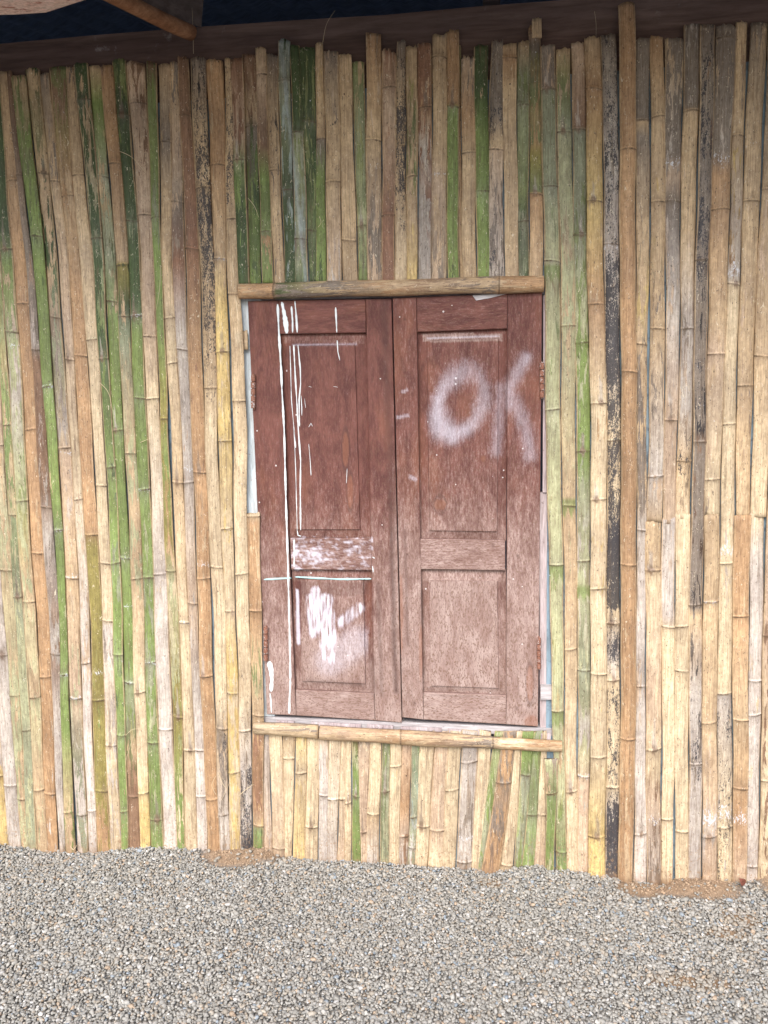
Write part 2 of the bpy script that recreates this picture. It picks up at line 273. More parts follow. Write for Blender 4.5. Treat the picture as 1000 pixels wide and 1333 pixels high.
# tag | top,bottom | y:xl-xr control widths | colour stops yPSn (primary, secondary, share of secondary 0-9, optional k = mould 0-9) | nodes | patches
DATA = """
a4|99,1094|120:-62--45 560:-34--17 1040:-9-8|99TT0 700YT3 1000XS4|300 520 770 1010|
a3|98,1100|120:-45--30 560:-29--13 800:-12-4 1040:8-23|98TB3 600PS4 820SW5 1010WS4|260 600 852 1022|
a2|97,1110|120:-30--15 560:-14-3 800:5-20 1040:24-33|97GT3 560PT3 700LT5 900TL5|330 580 742 905 1040|
a1|96,1110|120:-22--9 330:-8-1 560:3-15 800:20-32 1040:32-45|96TG3 350LG5 560GT5 800HL4 1000LH6|330 553 670 777 950|
a0|96,1106|120:-12-1 330:1-17 560:15-32 800:31-46 1040:46-59|96DG2 300DG2 345GT3 500LS6 620GL6 760TL4 900LT6 1010TL3|325 432 652 783 907 1028|w452
b1|94,1105|120:0-11 330:17-33 560:33-48 800:48-63 1040:59-73|94TT0 330OT2 560OT3 900OT3 1040OW3|235 395 559 720 881 1033|
b2|93,1105|120:11-17 330:33-41 455:41-51 560:48-61 800:63-77 1040:75-83|93BB0 330EB4 450ES5 470BR3 640BS4 700SE4 840BS5 930SE3|228 455 660 851|
b3|100,1108|120:17-36 330:42-57 560:61-74 800:77-86 1040:83-95|100MT5 200GM5 330GD3 500GG1 640GT3 800GL3 950GT2 1070TG4|307 503 690 878 1057|w503w690w878
b4|91,1110|120:37-55 330:58-73 560:75-92 800:86-104 1040:97-112|91TD4 220DT6 330DT5 450HE5 600PS4 760TP3 900PL4 1000HW5|226 413 583 752 908 1060|w590w750w908w1030
b5|97,1110|120:55-67 330:75-88 560:92-103 800:104-116 1040:113-124|97EP4 200TE4 420PT3 600YP3 820WP4 1000WP2|236 468 650 863 1055|
b6|89,1112|120:67-89 330:88-103 560:103-120 800:117-133 1040:125-142|89BM5 250TO5 380OT3 640OT3 690OV3 710VX2 960VG3 1070VO5|255 463 696 911 1029|w874
b7|88,1111|120:89-100 330:103-119 560:123-135 800:133-147 1040:142-155|88TE4 228TB2 440YP2 632YP2 808YW2 815WE4 1000YW4|228 442 632 733 808 970|
b8|83,1111|120:100-118 330:120-134 560:136-147 800:147-160 1040:155-165|83DT2 120DT5 310DH4 460DG4 600GD3 750GH4 950GD3 1050GT2|130 310 467 608 733 852 957 1056|w860
b9|87,1107|120:118-134 330:134-150 560:147-161 800:159-173 1040:166-181|87TM2 135GM3 235HT5 330HD4 400GT4 480GG0 560GT1 600GT3 700GG1 870GH3 930HG4 970MT5 1030BR4 1060BT2|230 392 560 726 888 1036|w726w789w888
b10|86,1108|120:134-150 330:151-166 560:162-176 800:173-188 1040:180-193|86OB3 212OB2 340TO2 345VD4 400DT3 450HT4 590TL5 760TL4 900YT2 1000YX3 1060XY3|213 345 412 590 753 901 1032|
b11|79,1106|120:150-168 330:166-182 560:176-193 800:187-202 1040:194-211|79DM5 200DG3 290DH3 400DG2 430GG0 640GL2 760GH4 870GH5 960GL4 1060GL3|151 288 411 518 637 751 862 966 1066|w411w637w862
b12|83,1104|120:169-191 330:183-200 560:194-209 800:202-220 1040:211-228|83PB5 280PB3 420PT3 520YP3 750WY2 900WP2 1000WS3|135 280 438 519 747 949|
b13|82,1108|120:191-204 330:200-211 560:209-218 800:219-233 1040:229-240|82BM4 120MG4 285GH4 440GG1 545VG3 600GV4 700VO4 760LY5 880VL5 933VG3 1040GY4|283 545 743 933|
b14|85,1110|120:207-222 330:211-224 560:222-235 800:233-246 1040:240-255|85TO2 185ET3 260TE2 330TT1 450YT2 620TY3 810YP2 980YY0 1060YX2|185 414 473 628 810 976|w810
b15|82,1112|120:222-234 330:224-241 560:236-249 800:246-258 1040:255-268|82TE4 200PE3 265EP4 340RE4 430SB2 620SP3 780PS3 900SW2 960WB2 1000WB3 1035WW0|263 455 628 785 976 1036|w610
b16|75,1111|120:234-248 330:242-259 560:250-267 800:259-275 1040:268-284|75BE3 120BB2 320RB3 430OR3 600OB3 720OT3 880OT4 1000OT2|150 324 615 753 880 1040|w735
b17|77,1112|120:249-269 330:260-279 560:267-283 800:277-293 1040:284-298|77EK4k3 170TK2k5 330TK2k6 480TE2k4 560YT2k1 900YT3k2 960ET4k3 1060ES5k2|245 505 738 948 1060|
b18|80,1110|120:270-291 330:279-295 560:283-300 800:293-307 1040:298-312|80OT3 215OT4 338TO3 400XY3 574XY4 688YX4 795YP3 860XY4 1005XY5|215 337 458 574 688 795 902 1005|w338
b19|77,1110|120:293-303 330:296-310 560:304-321 800:308-324 1040:313-328|77TK2k4 260TK1k5 290TY3 420TY3k1 650YT3k2 820YTk2 900YT3k2 1000SE4k4 1100SE5k6|285 383 522 747 951|
b20|668,1108|690:322-339 800:325-341 1040:329-343|668YP2 680OT4 800OT3 880TM5 930TY3 960OR5 1050RO4 1074TX4 1078GD3|672 795 931 1074|
b21|78,372|120:301-317 330:310-324|78RB4 180PR4 210MD4 260DG4 372DG2|208|
b22|72,372|120:317-334 330:325-340|72BR4 150TB4 170ED4 250DG4 372GD3|165|
b23|63,372|120:335-348 330:340-354|63TB3 100PB3 190BT3 230GD2 300GD1 310MO5 372GT3|97 301|
b24|72,372|120:348-363 330:355-368|72EK3k2 150TK3k3 300TE3k2 372TE4k3|222|
b25|53,372|120:364-379 330:369-383|53CD3 120HC4 240DC4 372DC3|105 247|
b26|60,372|120:379-393 330:384-401|60DM2 170DM3 176HM4 300CH5 315EH5 340HG4 372DM4|172 311|
b27|63,372|120:393-411 330:402-412|63DM4 240DM4 372GD5|158 300|
b28|57,372|120:411-421 330:412-425|57TX3 178TO3 183ES4 230GD2 372GD3|181|
b29|68,372|120:422-441 330:426-445|68EP4k2 170TE3k3 238TO2k1 372PS5k1|237|
b30|71,372|120:441-459 330:445-464|71TE2 110TO2 310TT0 372TP2|313|i
b31|81,372|120:460-476 330:465-479|81MT4 200HM4 290ML5 372HG5|294|
b32|45,372|120:477-496 330:479-498|45OP3 180TP3 300PE5 372PE4k1|183|w216
b33|68,372|120:497-515 330:498-514|68RP4 140PR3 280RO3 372RO2|114 280|
b34|54,372|120:516-528 330:514-529|54EK2k3 150TK2k6 250TK1k5 372YT3k1|190|
b35|63,372|120:528-543 330:529-544|63TX3 150TM4 230TM4 290TX3 372XT3|230|
b36|58,372|120:544-562 330:545-562|58RP3 140RO4 200RS5 260SR4 372SW3|140|
b37|47,372|120:563-581 330:563-582|47TP3 75TT1 200TO1 240PT4 372EP5k1|75|w228
b38|42,372|120:581-597 330:583-598|42OB3 135OB3 141GD2 372GD3|139|
b38b|59,372|120:594-600 330:598-603|59MT4 140OT2 372TO3|139|
b39|76,372|120:600-618 330:603-620|76PE4 150OE3 200TO2 372TT2|199|
b40|61,372|120:618-636 330:620-637|61DG1 120DT3 180GD2 330GG1 372GM3|249|
b41|55,372|120:637-654 330:630-656|55ES3k2 150EK3k4 190TE3k2 198PE4 372SE5k4|195|
b42|58,372|120:655-673 330:657-674|58TP3 75OT1 120TT0 372TT0|75|i
b43|57,372|120:673-689 330:675-689|57TE3 100HM4 250MH4 288DH5 372HD5|137 288|
b44|36,372|120:689-705 330:690-707|36OT3 60EM4 130MO4 180OM5 200VM3 250MV4 253OT3 372TO2|45 253|
c1|60,1131|110:705-724 390:709-729 730:714-732 1000:722-736 1100:723-737|60EP3 115EP4 120HM3 240HM3 330LH4 500LG2 690LT2 735LG3 1000LT4 1060LG5 1110GL3|117 243 340 533 735 925 1108|v735v925v345
c2|64,1132|110:725-743 390:730-749 730:734-750 1100:738-752|64TM4 110MP4 170HL3 175LH3 420LT4 660TL3 800TL2 1000YT2|172 424 658 845 1030|v650
c3|57,1133|110:744-762 390:748-766 730:752-769 1100:752-767|57PT3 165BP3 172HM2 310HM4 450LG5 600HG6 730LW4 870HL4 960LS5 1020PW3 1130PL3|169 306 446 587 730 872 1010|w1010v760
c4|50,1141|110:762-782 390:766-787 560:769-789 730:770-790 1100:767-788|50TE2 115OT2 260XT3 390OT3 525YO3 700YX3 985YX2 1088XY3|116 262 396 525 650 766 877 985 1088|
c5|47,1141|110:783-803 390:788-807 730:790-807 1100:788-806|47ES2k4 200SE3k5 320SW4k4 340SE3k6 440SE3k7 560YT2k6 640YT2k5 700ET2k8 790YS2k7 800YP3k3 850SX3k6 888YX2k1 900YP3k5 1020YT1k4 1060SE3k8|318 573 811 885 1024|w322
c6|52,1152|110:827-846 390:828-844 730:829-840 1100:825-841|52ET3k2 155EB3k1 160TE3 180EB3 300TE3 400TX4k1 450TE4 640TE5 680SE3 800WS3 895SP4 1000WS2|157 448 690 893 1085|
c7|49,682|110:847-864 390:848-866 670:842-862|49OT2 150TO3k1 265TX3k2 390TE4 440TE4 600SE4 630SP4 682TP3|152 263 428 620|
c8|52,682|110:865-888 390:867-884 670:864-880|52ET4k1 200ES4 230PE3 265ES3 400SP4 550PS3 682PT2|262 547|W213
c9|33,676|110:889-910 390:886-904 670:880-899|33ES4 140ES3 145TP2 300TP3 425SE3 530SP4k2 600TK3k4 676YT3|145 428 600|
c10|33,1151|110:911-930 390:905-922 670:900-917 730:898-916 1100:896-913|33EB2k2 80EB3k5 250EK3k4 330EK3k5 400EK3k3 560EK4k4 577EB3k2 790EK4k3 800TE3k2 900SK3k3 1000SE4k4 1060SS2k1|338 575 787 994|
c11|35,674|110:930-956 390:922-945 670:917-937|35EP3 60ET3 200ES3 230OT3 420TO3 460PT3 620YP3 674YE3k1|51 273 461 624|W212
c12|30,1147|110:956-971 390:946-962 730:936-954 1100:933-953|30TO3 140TE4 178TX3k1 360SB4 375YT2 600YT2 700YS3 900YT3 905ST2k4 1060YS3k4|177 370 552 733 902 1076|W355W720W1060
c13|31,676|110:974-996 390:962-984 670:958-976|31ET4 180TE3k2 262TP3 500TP3 505TE4 676TO3|262 502|w190
c14|31,674|110:998-1022 390:985-1008 670:977-997|31ET4 300TP4 464TP2 674YP2|247 464|
c15|31,1150|110:1023-1042 390:1009-1027 670:998-1014 1100:988-1006|31ET4 300TP4 640PY2 830PB4 1000YB4k2|300 480 640 827 1015|
d7|678,1159|730:840-861 1100:842-861|678TK3k3 742TY3 750YT3 900PY3 1000YT3 1030PB4 1159SE5|742 975|W1066
d8|675,1147|730:862-879 1100:862-876|675SP3 800WS3 818YP3 1000YT2 1147YO3|816 1066|
d9|669,1149|730:879-898 1100:879-896|669YT2k2 790YE2k2 870YT1k1 1000YY0 1149YT2|815 873 1082|
d11|670,1149|730:916-936 1100:914-933|670TO2 783TO2 940TP3 1090PS4 1149PO4|783 940 1088|W1066w783
d13|671,1148|730:955-976 1100:954-972|671OT2 800OT3 930TO3 1060OT2 1149PO3|802 937 1026|W1068
d14|668,1146|730:976-994 1100:972-988|668YP3 720WP2 930WY3 1146WS3|886 930 1127|
"""
CENTER_LOW = """
e1|952,1110|1000:344-352 1090:343-354|952SP3 1110PS4||
e2|952,1121|1000:353-369 1090:355-370|952YP3 1121PY4|1104|
e3|952,1118|1000:370-384 1090:371-381|952TE3 985YT2 1118YY2|987|
e4|952,1118|1000:384-398 1090:382-397|952XY4 1005YX3 1118XY4|1006|
e5|952,1122|1000:399-415 1090:398-414|952YT3k1 1122YY1|1076|
e6|952,1124|1000:416-428 1090:415-427|952TE3 985WY3 1124WY2|1035|
e7|952,1124|1000:428-443 1090:428-440|952YP3 1124WP3|1040|
e8|952,1122|1000:444-451 1090:440-448|952TB3 980YP3 1122PY3|1040|
e9|952,1122|1000:451-458 1090:449-457|952YP2k1 1122YO3|1045|
e10|952,1123|1000:458-467 1090:458-470|952BT4 985GL4 1036GL3 1123GT4|1036|
e11|952,1118|1000:467-480 1090:470-478|952EP4 990PY3 1118PY3|1083|
e12|952,1121|1000:480-495 1090:478-494|952YX2 1058YP2 1062TP3 1121SP3|1059|
e13|952,1121|1000:496-507 1090:495-507|952HG4 1121LH5|1030|
e14|952,1121|1000:507-521 1090:507-520|952YT2 1121YX2|997|
e15|952,1121|1000:522-535 1090:520-532|952PO3 1050OB3 1121SB4|1088|
e16|952,1122|1000:535-545 1090:532-541|952HG4 1060HC4 1122HW4|1063 1103|
e17|952,1126|1000:545-564 1090:541-558|952TE3 985YP3 1126YY1|1075|
e18|952,1132|1000:564-583 1090:559-579|952PT3 1075PT3 1132YP3|1080|
e19|952,1130|1000:583-599 1090:578-595|952YT3 1130YY1|1028|
e20|952,1138|1000:599-620 1090:596-616|952SP3 1060SE4 1138SE4|991 1121|w1090
e21|952,1133|1000:620-636 1090:615-631|952YT2 1133YY2k1||
e22|952,1133|1000:636-650 1090:622-640|952GL4 1020LG5 1100HG4||
e24|952,1134|1000:664-677 1090:654-670|952YP2 1134YP2|1125|
e23|952,1140|1000:648-667 1090:634-656|952EO4 1015EO5 1060OE5 1140OB4|1018|
e25|952,1131|1000:677-691 1090:671-682|952GL2 1005GL3 1010HL4 1131HG5|1008|
e26|952,1131|1000:691-704 1090:682-698|952HG5 1131GH4|1060|
e27|952,1124|1000:703-711 1090:698-712|952YT2 1060YP3 1124PT4|1060|
"""
SMALL = """
f1|988,1132|990:708-726 1060:712-724 1130:711-722|988EL5 1030TM5 1036GL3 1131GL4|1032|
g1|25,52|25:694-706 52:694-706|25TO2 52TO3||
f2|431,456|431:314-322 456:315-323|395TO3 456TB3||i
"""

def parse(txt):
    out = []
    for ln in txt.strip().splitlines():
        p = ln.split('|')
        t0, b0 = (float(v) for v in p[1].split(','))
        ctl = []
        for c in p[2].split():
            y, r = c.split(':')
            i = r.index('-', 1); ctl.append((float(y), float(r[:i]), float(r[i+1:])))
        st = []
        for c in p[3].split():
            j = 0
            while c[j].isdigit(): j += 1
            y = float(c[:j]); a, b = c[j], c[j+1]; rest = c[j+2:]
            k = 0.0
            if 'k' in rest: rest, kk = rest.split('k'); k = int(kk)/10
            n_ = int(rest)/10 if rest else .2
            st.append((y, C[a], C[b], n_, k))
        nodes = [float(v) for v in p[4].split()]
        pat = []; s = p[5] if len(p) > 5 else ''
        import re
        for mm in re.finditer(r'([wvW])(\d+)', s): pat.append((mm.group(1), float(mm.group(2))))
        out.append(dict(tag=p[0], top=t0, bot=b0, ctl=ctl, st=st, nodes=nodes, pat=pat, flat=('i' in s)))
    return out

wall = empty('bamboo_wall', (U(500, 1120).x, 0, 0), 'wall of upright split bamboo strips in green, straw and brown around a shuttered window', 'wall')

def interp_ctl(ctl, y):
    if len(ctl) == 1: return ctl[0][1], ctl[0][2]
    for i in range(len(ctl)-1):
        if y <= ctl[i+1][0] or i == len(ctl)-2:
            a, b = ctl[i], ctl[i+1]; f = (y-a[0])/(b[0]-a[0])
            return a[1]+(b[1]-a[1])*f, a[2]+(b[2]-a[2])*f

US = [-1, -.87, -.80, -.6, -.4, -.2, 0, .2, .4, .6, .80, .87, 1]
def build_strip(d, Y, crown=.16, tilt=0.0, thick=.005, name='bamboo_strip', bury=True, parent=None, rough_top=True):
    """one length of split culm: domed outer skin, thickness, swollen nodes"""
    rnd = random.Random(d['tag']+'x')
    s1, s2 = rnd.random(), rnd.random()
    zt = U(0.5*sum(interp_ctl(d['ctl'], d['top'])), d['top'], Y).z
    zb = U(0.5*sum(interp_ctl(d['ctl'], d['bot'])), d['bot'], Y).z
    if bury and zb < .12: zb -= .07
    # rows of the strip: photo y for each sample, spaced about 9 px, denser at nodes
    def y_of(z, lo=0.0, hi=1300.0):
        xl, xr = interp_ctl(d['ctl'], (lo+hi)/2)
        for _ in range(22):
            mid = .5*(lo+hi)
            if U(.5*sum(interp_ctl(d['ctl'], mid)), mid, Y).z > z: lo = mid
            else: hi = mid
        return .5*(lo+hi)
    ys = [d['top']]; yb = y_of(zb)
    y = d['top']
    while y < yb-4: y += 6; ys.append(min(y, yb))
    for nd in d['nodes']:
        for e in (-3.2, -2, -1.2, -.5, 0, .5, 1.2, 2, 3.2): 
            if d['top'] < nd+e < yb: ys.append(nd+e)
    ys = sorted(set(round(v, 2) for v in ys)); 
    verts = []; ca = []; cb = []; mk = []; sd_ = []
    skew = {nd: rnd.uniform(-1.3, 1.3) for nd in d['nodes']}
    segs = sorted(d['nodes'])
    segtone = [rnd.uniform(.90, 1.10) for _ in range(len(segs)+1)]
    ph1, ph2 = rnd.uniform(0, 6), rnd.uniform(0, 6)
    stops = d['st']; jag = [rnd.uniform(-1, 1)*3.0 if rough_top else 0 for _ in US]
    slope = rnd.uniform(-1.6, 1.6)
    if d['tag'] in ('b33', 'b35', 'b37', 'b38', 'b41', 'b43', 'b39'): jag = [rnd.uniform(-7, 5) for _ in US]
    rim = (rnd.random() < .62, rnd.random() < .62)
    scars = [(nd, rnd.uniform(-.35, .35), rnd.uniform(20, 46), rnd.random() < .6) for nd in d['nodes'] if rnd.random() < .17 and nd-d['top'] > 50]
    splits = [(rnd.uniform(-.6, .6), rnd.uniform(d['top'], d['bot']), rnd.uniform(60, 190)) for _ in range(rnd.choice((0, 0, 1, 1, 2)))]
    nU = len(US)
    for ri, y in enumerate(ys):
        xl, xr = interp_ctl(d['ctl'], y)
        wob = .9*sin(y/63.0+ph1)+.45*sin(y/23.0+ph2)
        xl += wob-.35; xr += wob+.35
        if y <= stops[0][0]: sa = (stops[0][1], stops[0][2], stops[0][3], stops[0][4])
        elif y >= stops[-1][0]: sa = (stops[-1][1], stops[-1][2], stops[-1][3], stops[-1][4])
        else:
            for i in range(len(stops)-1):
                if stops[i][0] <= y <= stops[i+1][0]:
                    f = (y-stops[i][0])/max(1e-6, stops[i+1][0]-stops[i][0])
                    sa = tuple([tuple(stops[i][q][c]*(1-f)+stops[i+1][q][c]*f for c in range(3)) for q in (1, 2)] + [stops[i][q]*(1-f)+stops[i+1][q]*f for q in (3, 4)]); break
        seg = sum(1 for nd in segs if y > nd); tone = segtone[seg]
        wpx = xr-xl
        for j, u in enumerate(US):
            bulge = 0; dirt = 0
            for nd in d['nodes']:
                dy = y-(nd+skew[nd]*u)
                if abs(dy) < 14:
                    bulge += exp(-(dy/2.2)**2)
                    dirt = max(dirt, exp(-((dy-.7)/1.15)**2)*(.85+.25*sin(s1*50+nd+u*2.4)), .26*exp(-(dy/7.0)**2))
            px = .5*(xl+xr)+u*.5*wpx*(1+.035*bulge)
            py = y
            if ri == 0: py = y+slope*u+jag[j]*.6
            p = U(px, py, Y)
            wm = wpx*.0023
            prof = (crown*wm*(1-u*u)) if not d['flat'] else .0012*(1-u**4)
            depth = prof + bulge*.0024*(1-.5*u*u) + tilt*u*wm*.5
            verts.append(Vector((p.x, Y-depth, p.z)))
            edge = abs(u) > .85 and rim[u > 0]
            green = sa[0][1] > sa[0][0]*1.02
            A, B, am, kk = sa
            if edge: A = B = tuple((.25*a+.75*c if green else .45*a+.62*c) for a, c in zip(A, C['T'])); kk = kk*.5
            wv = 0; vg = 0
            for typ, py_ in d['pat']:
                if typ == 'w': wv = max(wv, .55*exp(-((y-py_)/3.5)**2))
                elif typ == 'W': wv = max(wv, (.5+.3*s2)*exp(-((y-py_-9*(s1-.5)-3*sin(u*4+s2*9))/(8+7*s2))**2)*(1-.25*abs(u)))
                else: vg = max(vg, (1.0 if 0 < y-py_ < 22*(.5+.5*abs(sin(u*3+s1*9))) else 0.0))
            if green:                                # waxy bloom the culm keeps round its nodes
                bl = max([0]+[(.42 if y > nd else .22)*exp(-abs(y-nd)/13.0) for nd in d['nodes']])*(.6+.4*sin(u*7+s1*40+y*.2))
                A = tuple(a*(1-bl)+c*bl for a, c in zip(A, (.42, .46, .40)))
            if d['tag'] in ('b25', 'b26'):           # thin bluish streak of light, painted into the strip colour
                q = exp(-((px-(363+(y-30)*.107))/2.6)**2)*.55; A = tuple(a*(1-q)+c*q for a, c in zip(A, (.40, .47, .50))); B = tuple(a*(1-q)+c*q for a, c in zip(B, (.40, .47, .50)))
            for nd, uc, ln, whitish in scars:     # groove the bud left above its node, and the scar itself
                q = (nd-y)/ln
                if -.02 < q < 1 and abs(u-uc) < .30*(1-q)+.04:
                    g_ = C['S'] if whitish else C['E']; A = B = tuple(.35*a+.65*c for a, c in zip(A, g_)); depth_cut = 1
                qq = math.hypot((y-nd)/4.5, (u-uc)/.34)
                if qq < 1: A = B = tuple(.4*a+.6*c for a, c in zip(A, C['B'])); dirt = max(dirt, .45)
            for us_, y0_, ln in splits:
                if abs(u-us_) < .11 and abs(y-y0_) < ln: dirt = max(dirt, .55*(1-abs(y-y0_)/ln))
            if vg: A = tuple(.25*a+.75*c for a, c in zip(A, C['G'])); am *= .4
            ring = 1+.42*max([0]+[exp(-((y-(nd+skew[nd]*u)+1.3)/.8)**2) for nd in d['nodes']])
            ca.append([min(.8, v*tone*ring) for v in A]); cb.append([v*tone for v in B])
            mk.append((min(1, am*1.05), wv, dirt)); sd_.append((s1, s2, kk))
        for u, e in ((-.96, 1), (.96, 1)):
            p = U(.5*(xl+xr)+u*.5*wpx, y, Y)
            verts.append(Vector((p.x, Y+thick, p.z)))
            ca.append(C['T']); cb.append(C['B']); mk.append((.4, 0, 0)); sd_.append((s1, s2, 0))
    W_ = nU+2; faces = []
    R_ = len(ys)
    for r in range(R_-1):
        a = r*W_; b = a+W_
        for j in range(nU-1): faces.append((a+j, b+j, b+j+1, a+j+1))
        faces.append((a+nU, b+nU, b, a)); faces.append((a+nU-1, b+nU-1, b+nU+1, a+nU+1)); faces.append((a+nU+1, b+nU+1, b+nU, a+nU))
    faces.append(tuple([nU]+list(range(nU))+[nU+1])); e = (R_-1)*W_
    faces.append(tuple([e+nU+1]+[e+j for j in range(nU-1, -1, -1)]+[e+nU]))
    o = mesh_obj(name, verts, faces, M_BAM, parent or wall, True, dict(ca=ca, cb=cb, mk=mk, sd=sd_))
    return o

strips = parse(DATA)
prev = 0
NAILS = []
for i, d in enumerate(strips):
    rr = random.Random('q'+d['tag'])
    dep = -.012 - rr.choice((0, .002, .004, .006)) - rr.random()*.002
    if d['tag'] in ('b38b',): dep = -.008
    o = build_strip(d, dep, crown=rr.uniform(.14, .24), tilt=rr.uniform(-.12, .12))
    d['dep'] = dep
for d in parse(CENTER_LOW):
    rr = random.Random('q'+d['tag'])
    dep = -.010-rr.random()*.004 - (.008 if d['tag'] == 'e23' else 0)
    build_strip(d, dep, crown=rr.uniform(.13, .20), tilt=rr.uniform(-.08, .08)); d['dep'] = dep
for d in parse(SMALL):
    build_strip(d, {'f1': -.028, 'g1': -.022}.get(d['tag'], -.012), crown=.14)
# the one full-height straight pole, rounder and standing proud
pole = parse("p|6,1149|110:806-827 390:808-828 730:809-829 1100:806-825|6OT1 190OO0 500OT1 735OT3 960OT3 1100OT5|195 484 735 961|")[0]
build_strip(pole, -.026, crown=.30, rough_top=False)
# strips beyond both sides of the picture, same wall
pal = ['TT1', 'GT3', 'YP3', 'DG3', 'OT2', 'PS4', 'LG4', 'BE3', 'VG3', 'WP2']
for k in range(20):
    x0 = -62-16.5*(k+1); rr = random.Random('L%d' % k); c1, c2, c3 = (rr.choice(pal) for _ in range(3))
    nd = []; y = 110+rr.uniform(20, 130)
    while y < 1080: nd.append(str(int(y))); y += rr.uniform(120, 190)
    d = parse("L%d|%d,1090|120:%.1f-%.1f 1040:%.1f-%.1f|100%s 550%s 1000%s|%s|" % (k, 96+rr.randint(-9, 6), x0, x0+16.2, x0+53, x0+53+15.4, c1, c2, c3, ' '.join(nd)))[0]
    build_strip(d, -.012-rr.random()*.006, crown=rr.uniform(.10, .17))
pal = ['TO2', 'ET3', 'YP3', 'PT3', 'SP3', 'TE4', 'WP3']
for k in range(14):
    x0 = 1042+20*k; rr = random.Random('R%d' % k); c1, c2, c3 = (rr.choice(pal) for _ in range(3))
    nd = []; y = 60+rr.uniform(20, 130)
    while y < 1120: nd.append(str(int(y))); y += rr.uniform(130, 210)
    d = parse("R%d|%d,1156|110:%.1f-%.1f 1100:%.1f-%.1f|30%s 550%s 1100%s|%s|" % (k, 28+rr.randint(-7, 7), x0, x0+19.5, x0-36, x0-17, c1, c2, c3, ' '.join(nd)))[0]
    build_strip(d, -.012-rr.random()*.006, crown=rr.uniform(.10, .17))

# horizontal bamboo rails over and under the window
def rail(pts, name, cols, nodes, Y):
    """pts: (x, ytop, ybot) along a horizontal half culm"""
    verts = []; ca = []; cb = []; mk = []; sd_ = []
    xs = []; x = pts[0][0]
    while x < pts[-1][0]: xs.append(x); x += 5
    xs.append(pts[-1][0])
    for nd in nodes: xs += [nd+e for e in (-3, -1.5, -.6, 0, .6, 1.5, 3)]
    xs = sorted(set(xs)); n = 11
    rr = random.Random(name+str(pts[0])); s1, s2 = rr.random(), rr.random()
    for x in xs:
        yt = np.interp(x, [p[0] for p in pts], [p[1] for p in pts])+.6*sin(x/31.0+s1*9); yb = np.interp(x, [p[0] for p in pts], [p[2] for p in pts])+.6*sin(x/23.0+s2*5)
        for i in range(len(cols)-1):
            if cols[i][0] <= x <= cols[i+1][0] or i == len(cols)-2:
                f = min(1, max(0, (x-cols[i][0])/(cols[i+1][0]-cols[i][0]))); A = [a*(1-f)+b*f for a, b in zip(C[cols[i][1]], C[cols[i+1][1]])]; B = [a*(1-f)+b*f for a, b in zip(C[cols[i][2]], C[cols[i+1][2]])]; am = cols[i][3]; break
        rad = .5*(yb-yt)*.0023
        for j in range(n):
            th = pi*j/(n-1); v = -cos(th)
            bul = sum(exp(-((x-nd)/1.8)**2) for nd in nodes); dirt = max([0]+[exp(-((x-nd-.8)/.9)**2) for nd in nodes])
            p = U(x, .5*(yt+yb)+v*.5*(yb-yt)*(1+.05*bul), Y-.01)
            verts.append(Vector((p.x, Y-sin(th)*(rad*.9+.0015*bul), p.z)))
            ca.append(A); cb.append(B); mk.append((am, 0, dirt)); sd_.append((s1, s2, .12))
    faces = []
    for i in range(len(xs)-1):
        for j in range(n-1): faces.append((i*n+j, i*n+j+1, (i+1)*n+j+1, (i+1)*n+j))
        faces.append((i*n+n-1, i*n, (i+1)*n, (i+1)*n+n-1))
    faces.append(tuple(range(n-1, -1, -1))); faces.append(tuple((len(xs)-1)*n+j for j in range(n)))
    return mesh_obj(name, verts, faces, M_BAM_H, wall, True, dict(ca=ca, cb=cb, mk=mk, sd=sd_))

def bamboo_h():
    m = M_BAM.copy(); m.name = 'split_bamboo_lying'
    for n in m.node_tree.nodes:   # fibres run along x instead of z
        if n.type == 'VECT_MATH' and n.operation == 'MULTIPLY':
            v = n.inputs[1].default_value
            if v[0] == 1 and v[2] < 1: n.inputs[1].default_value = (v[2], 1, 1)
    return m
M_BAM_H = bamboo_h()
rail([(311, 368, 389), (360, 367, 388), (708, 357.5, 380)], 'bamboo_rail', [(311, 'O', 'T', .4), (355, 'O', 'B', .5), (362, 'E', 'D', .5), (440, 'E', 'T', .5), (500, 'T', 'O', .5), (640, 'T', 'E', .5), (652, 'O', 'T', .4), (708, 'O', 'T', .3)], [356, 649], -.022)
rail([(330, 941, 956), (414, 945, 964)], 'bamboo_rail', [(330, 'Y', 'T', .4), (414, 'T', 'E', .4)], [], -.024)
rail([(416, 945, 964), (560, 954, 973), (732, 966, 980)], 'bamboo_rail', [(416, 'T', 'P', .5), (520, 'T', 'O', .5), (642, 'T', 'E', .5), (650, 'Y', 'O', .4), (732, 'T', 'O', .4)], [521, 641], -.024)

# blue board behind the strips
v, f = box_vf(U(-380, 600, .05).x, U(1330, 600, .05).x, .020, .045, -.05, U(500, 118, .02).z)
# leave the window opening: four boards round it
wx0, wx1 = U(318, 600, .02).x, U(712, 600, .02).x; wz0, wz1 = U(500, 955, .02).z, U(500, 372, .02).z
X0, X1, Z1 = v[0][0], v[1][0], v[4][2]
for (a, b, c, e) in ((X0, wx0, -.05, Z1), (wx1, X1, -.05, Z1), (wx0, wx1, -.05, wz0), (wx0, wx1, wz1, Z1)):
    vv, ff = box_vf(a, b, -.003, .030, c, e); mesh_obj('backing_board', vv, ff, M_BACK, wall, False)

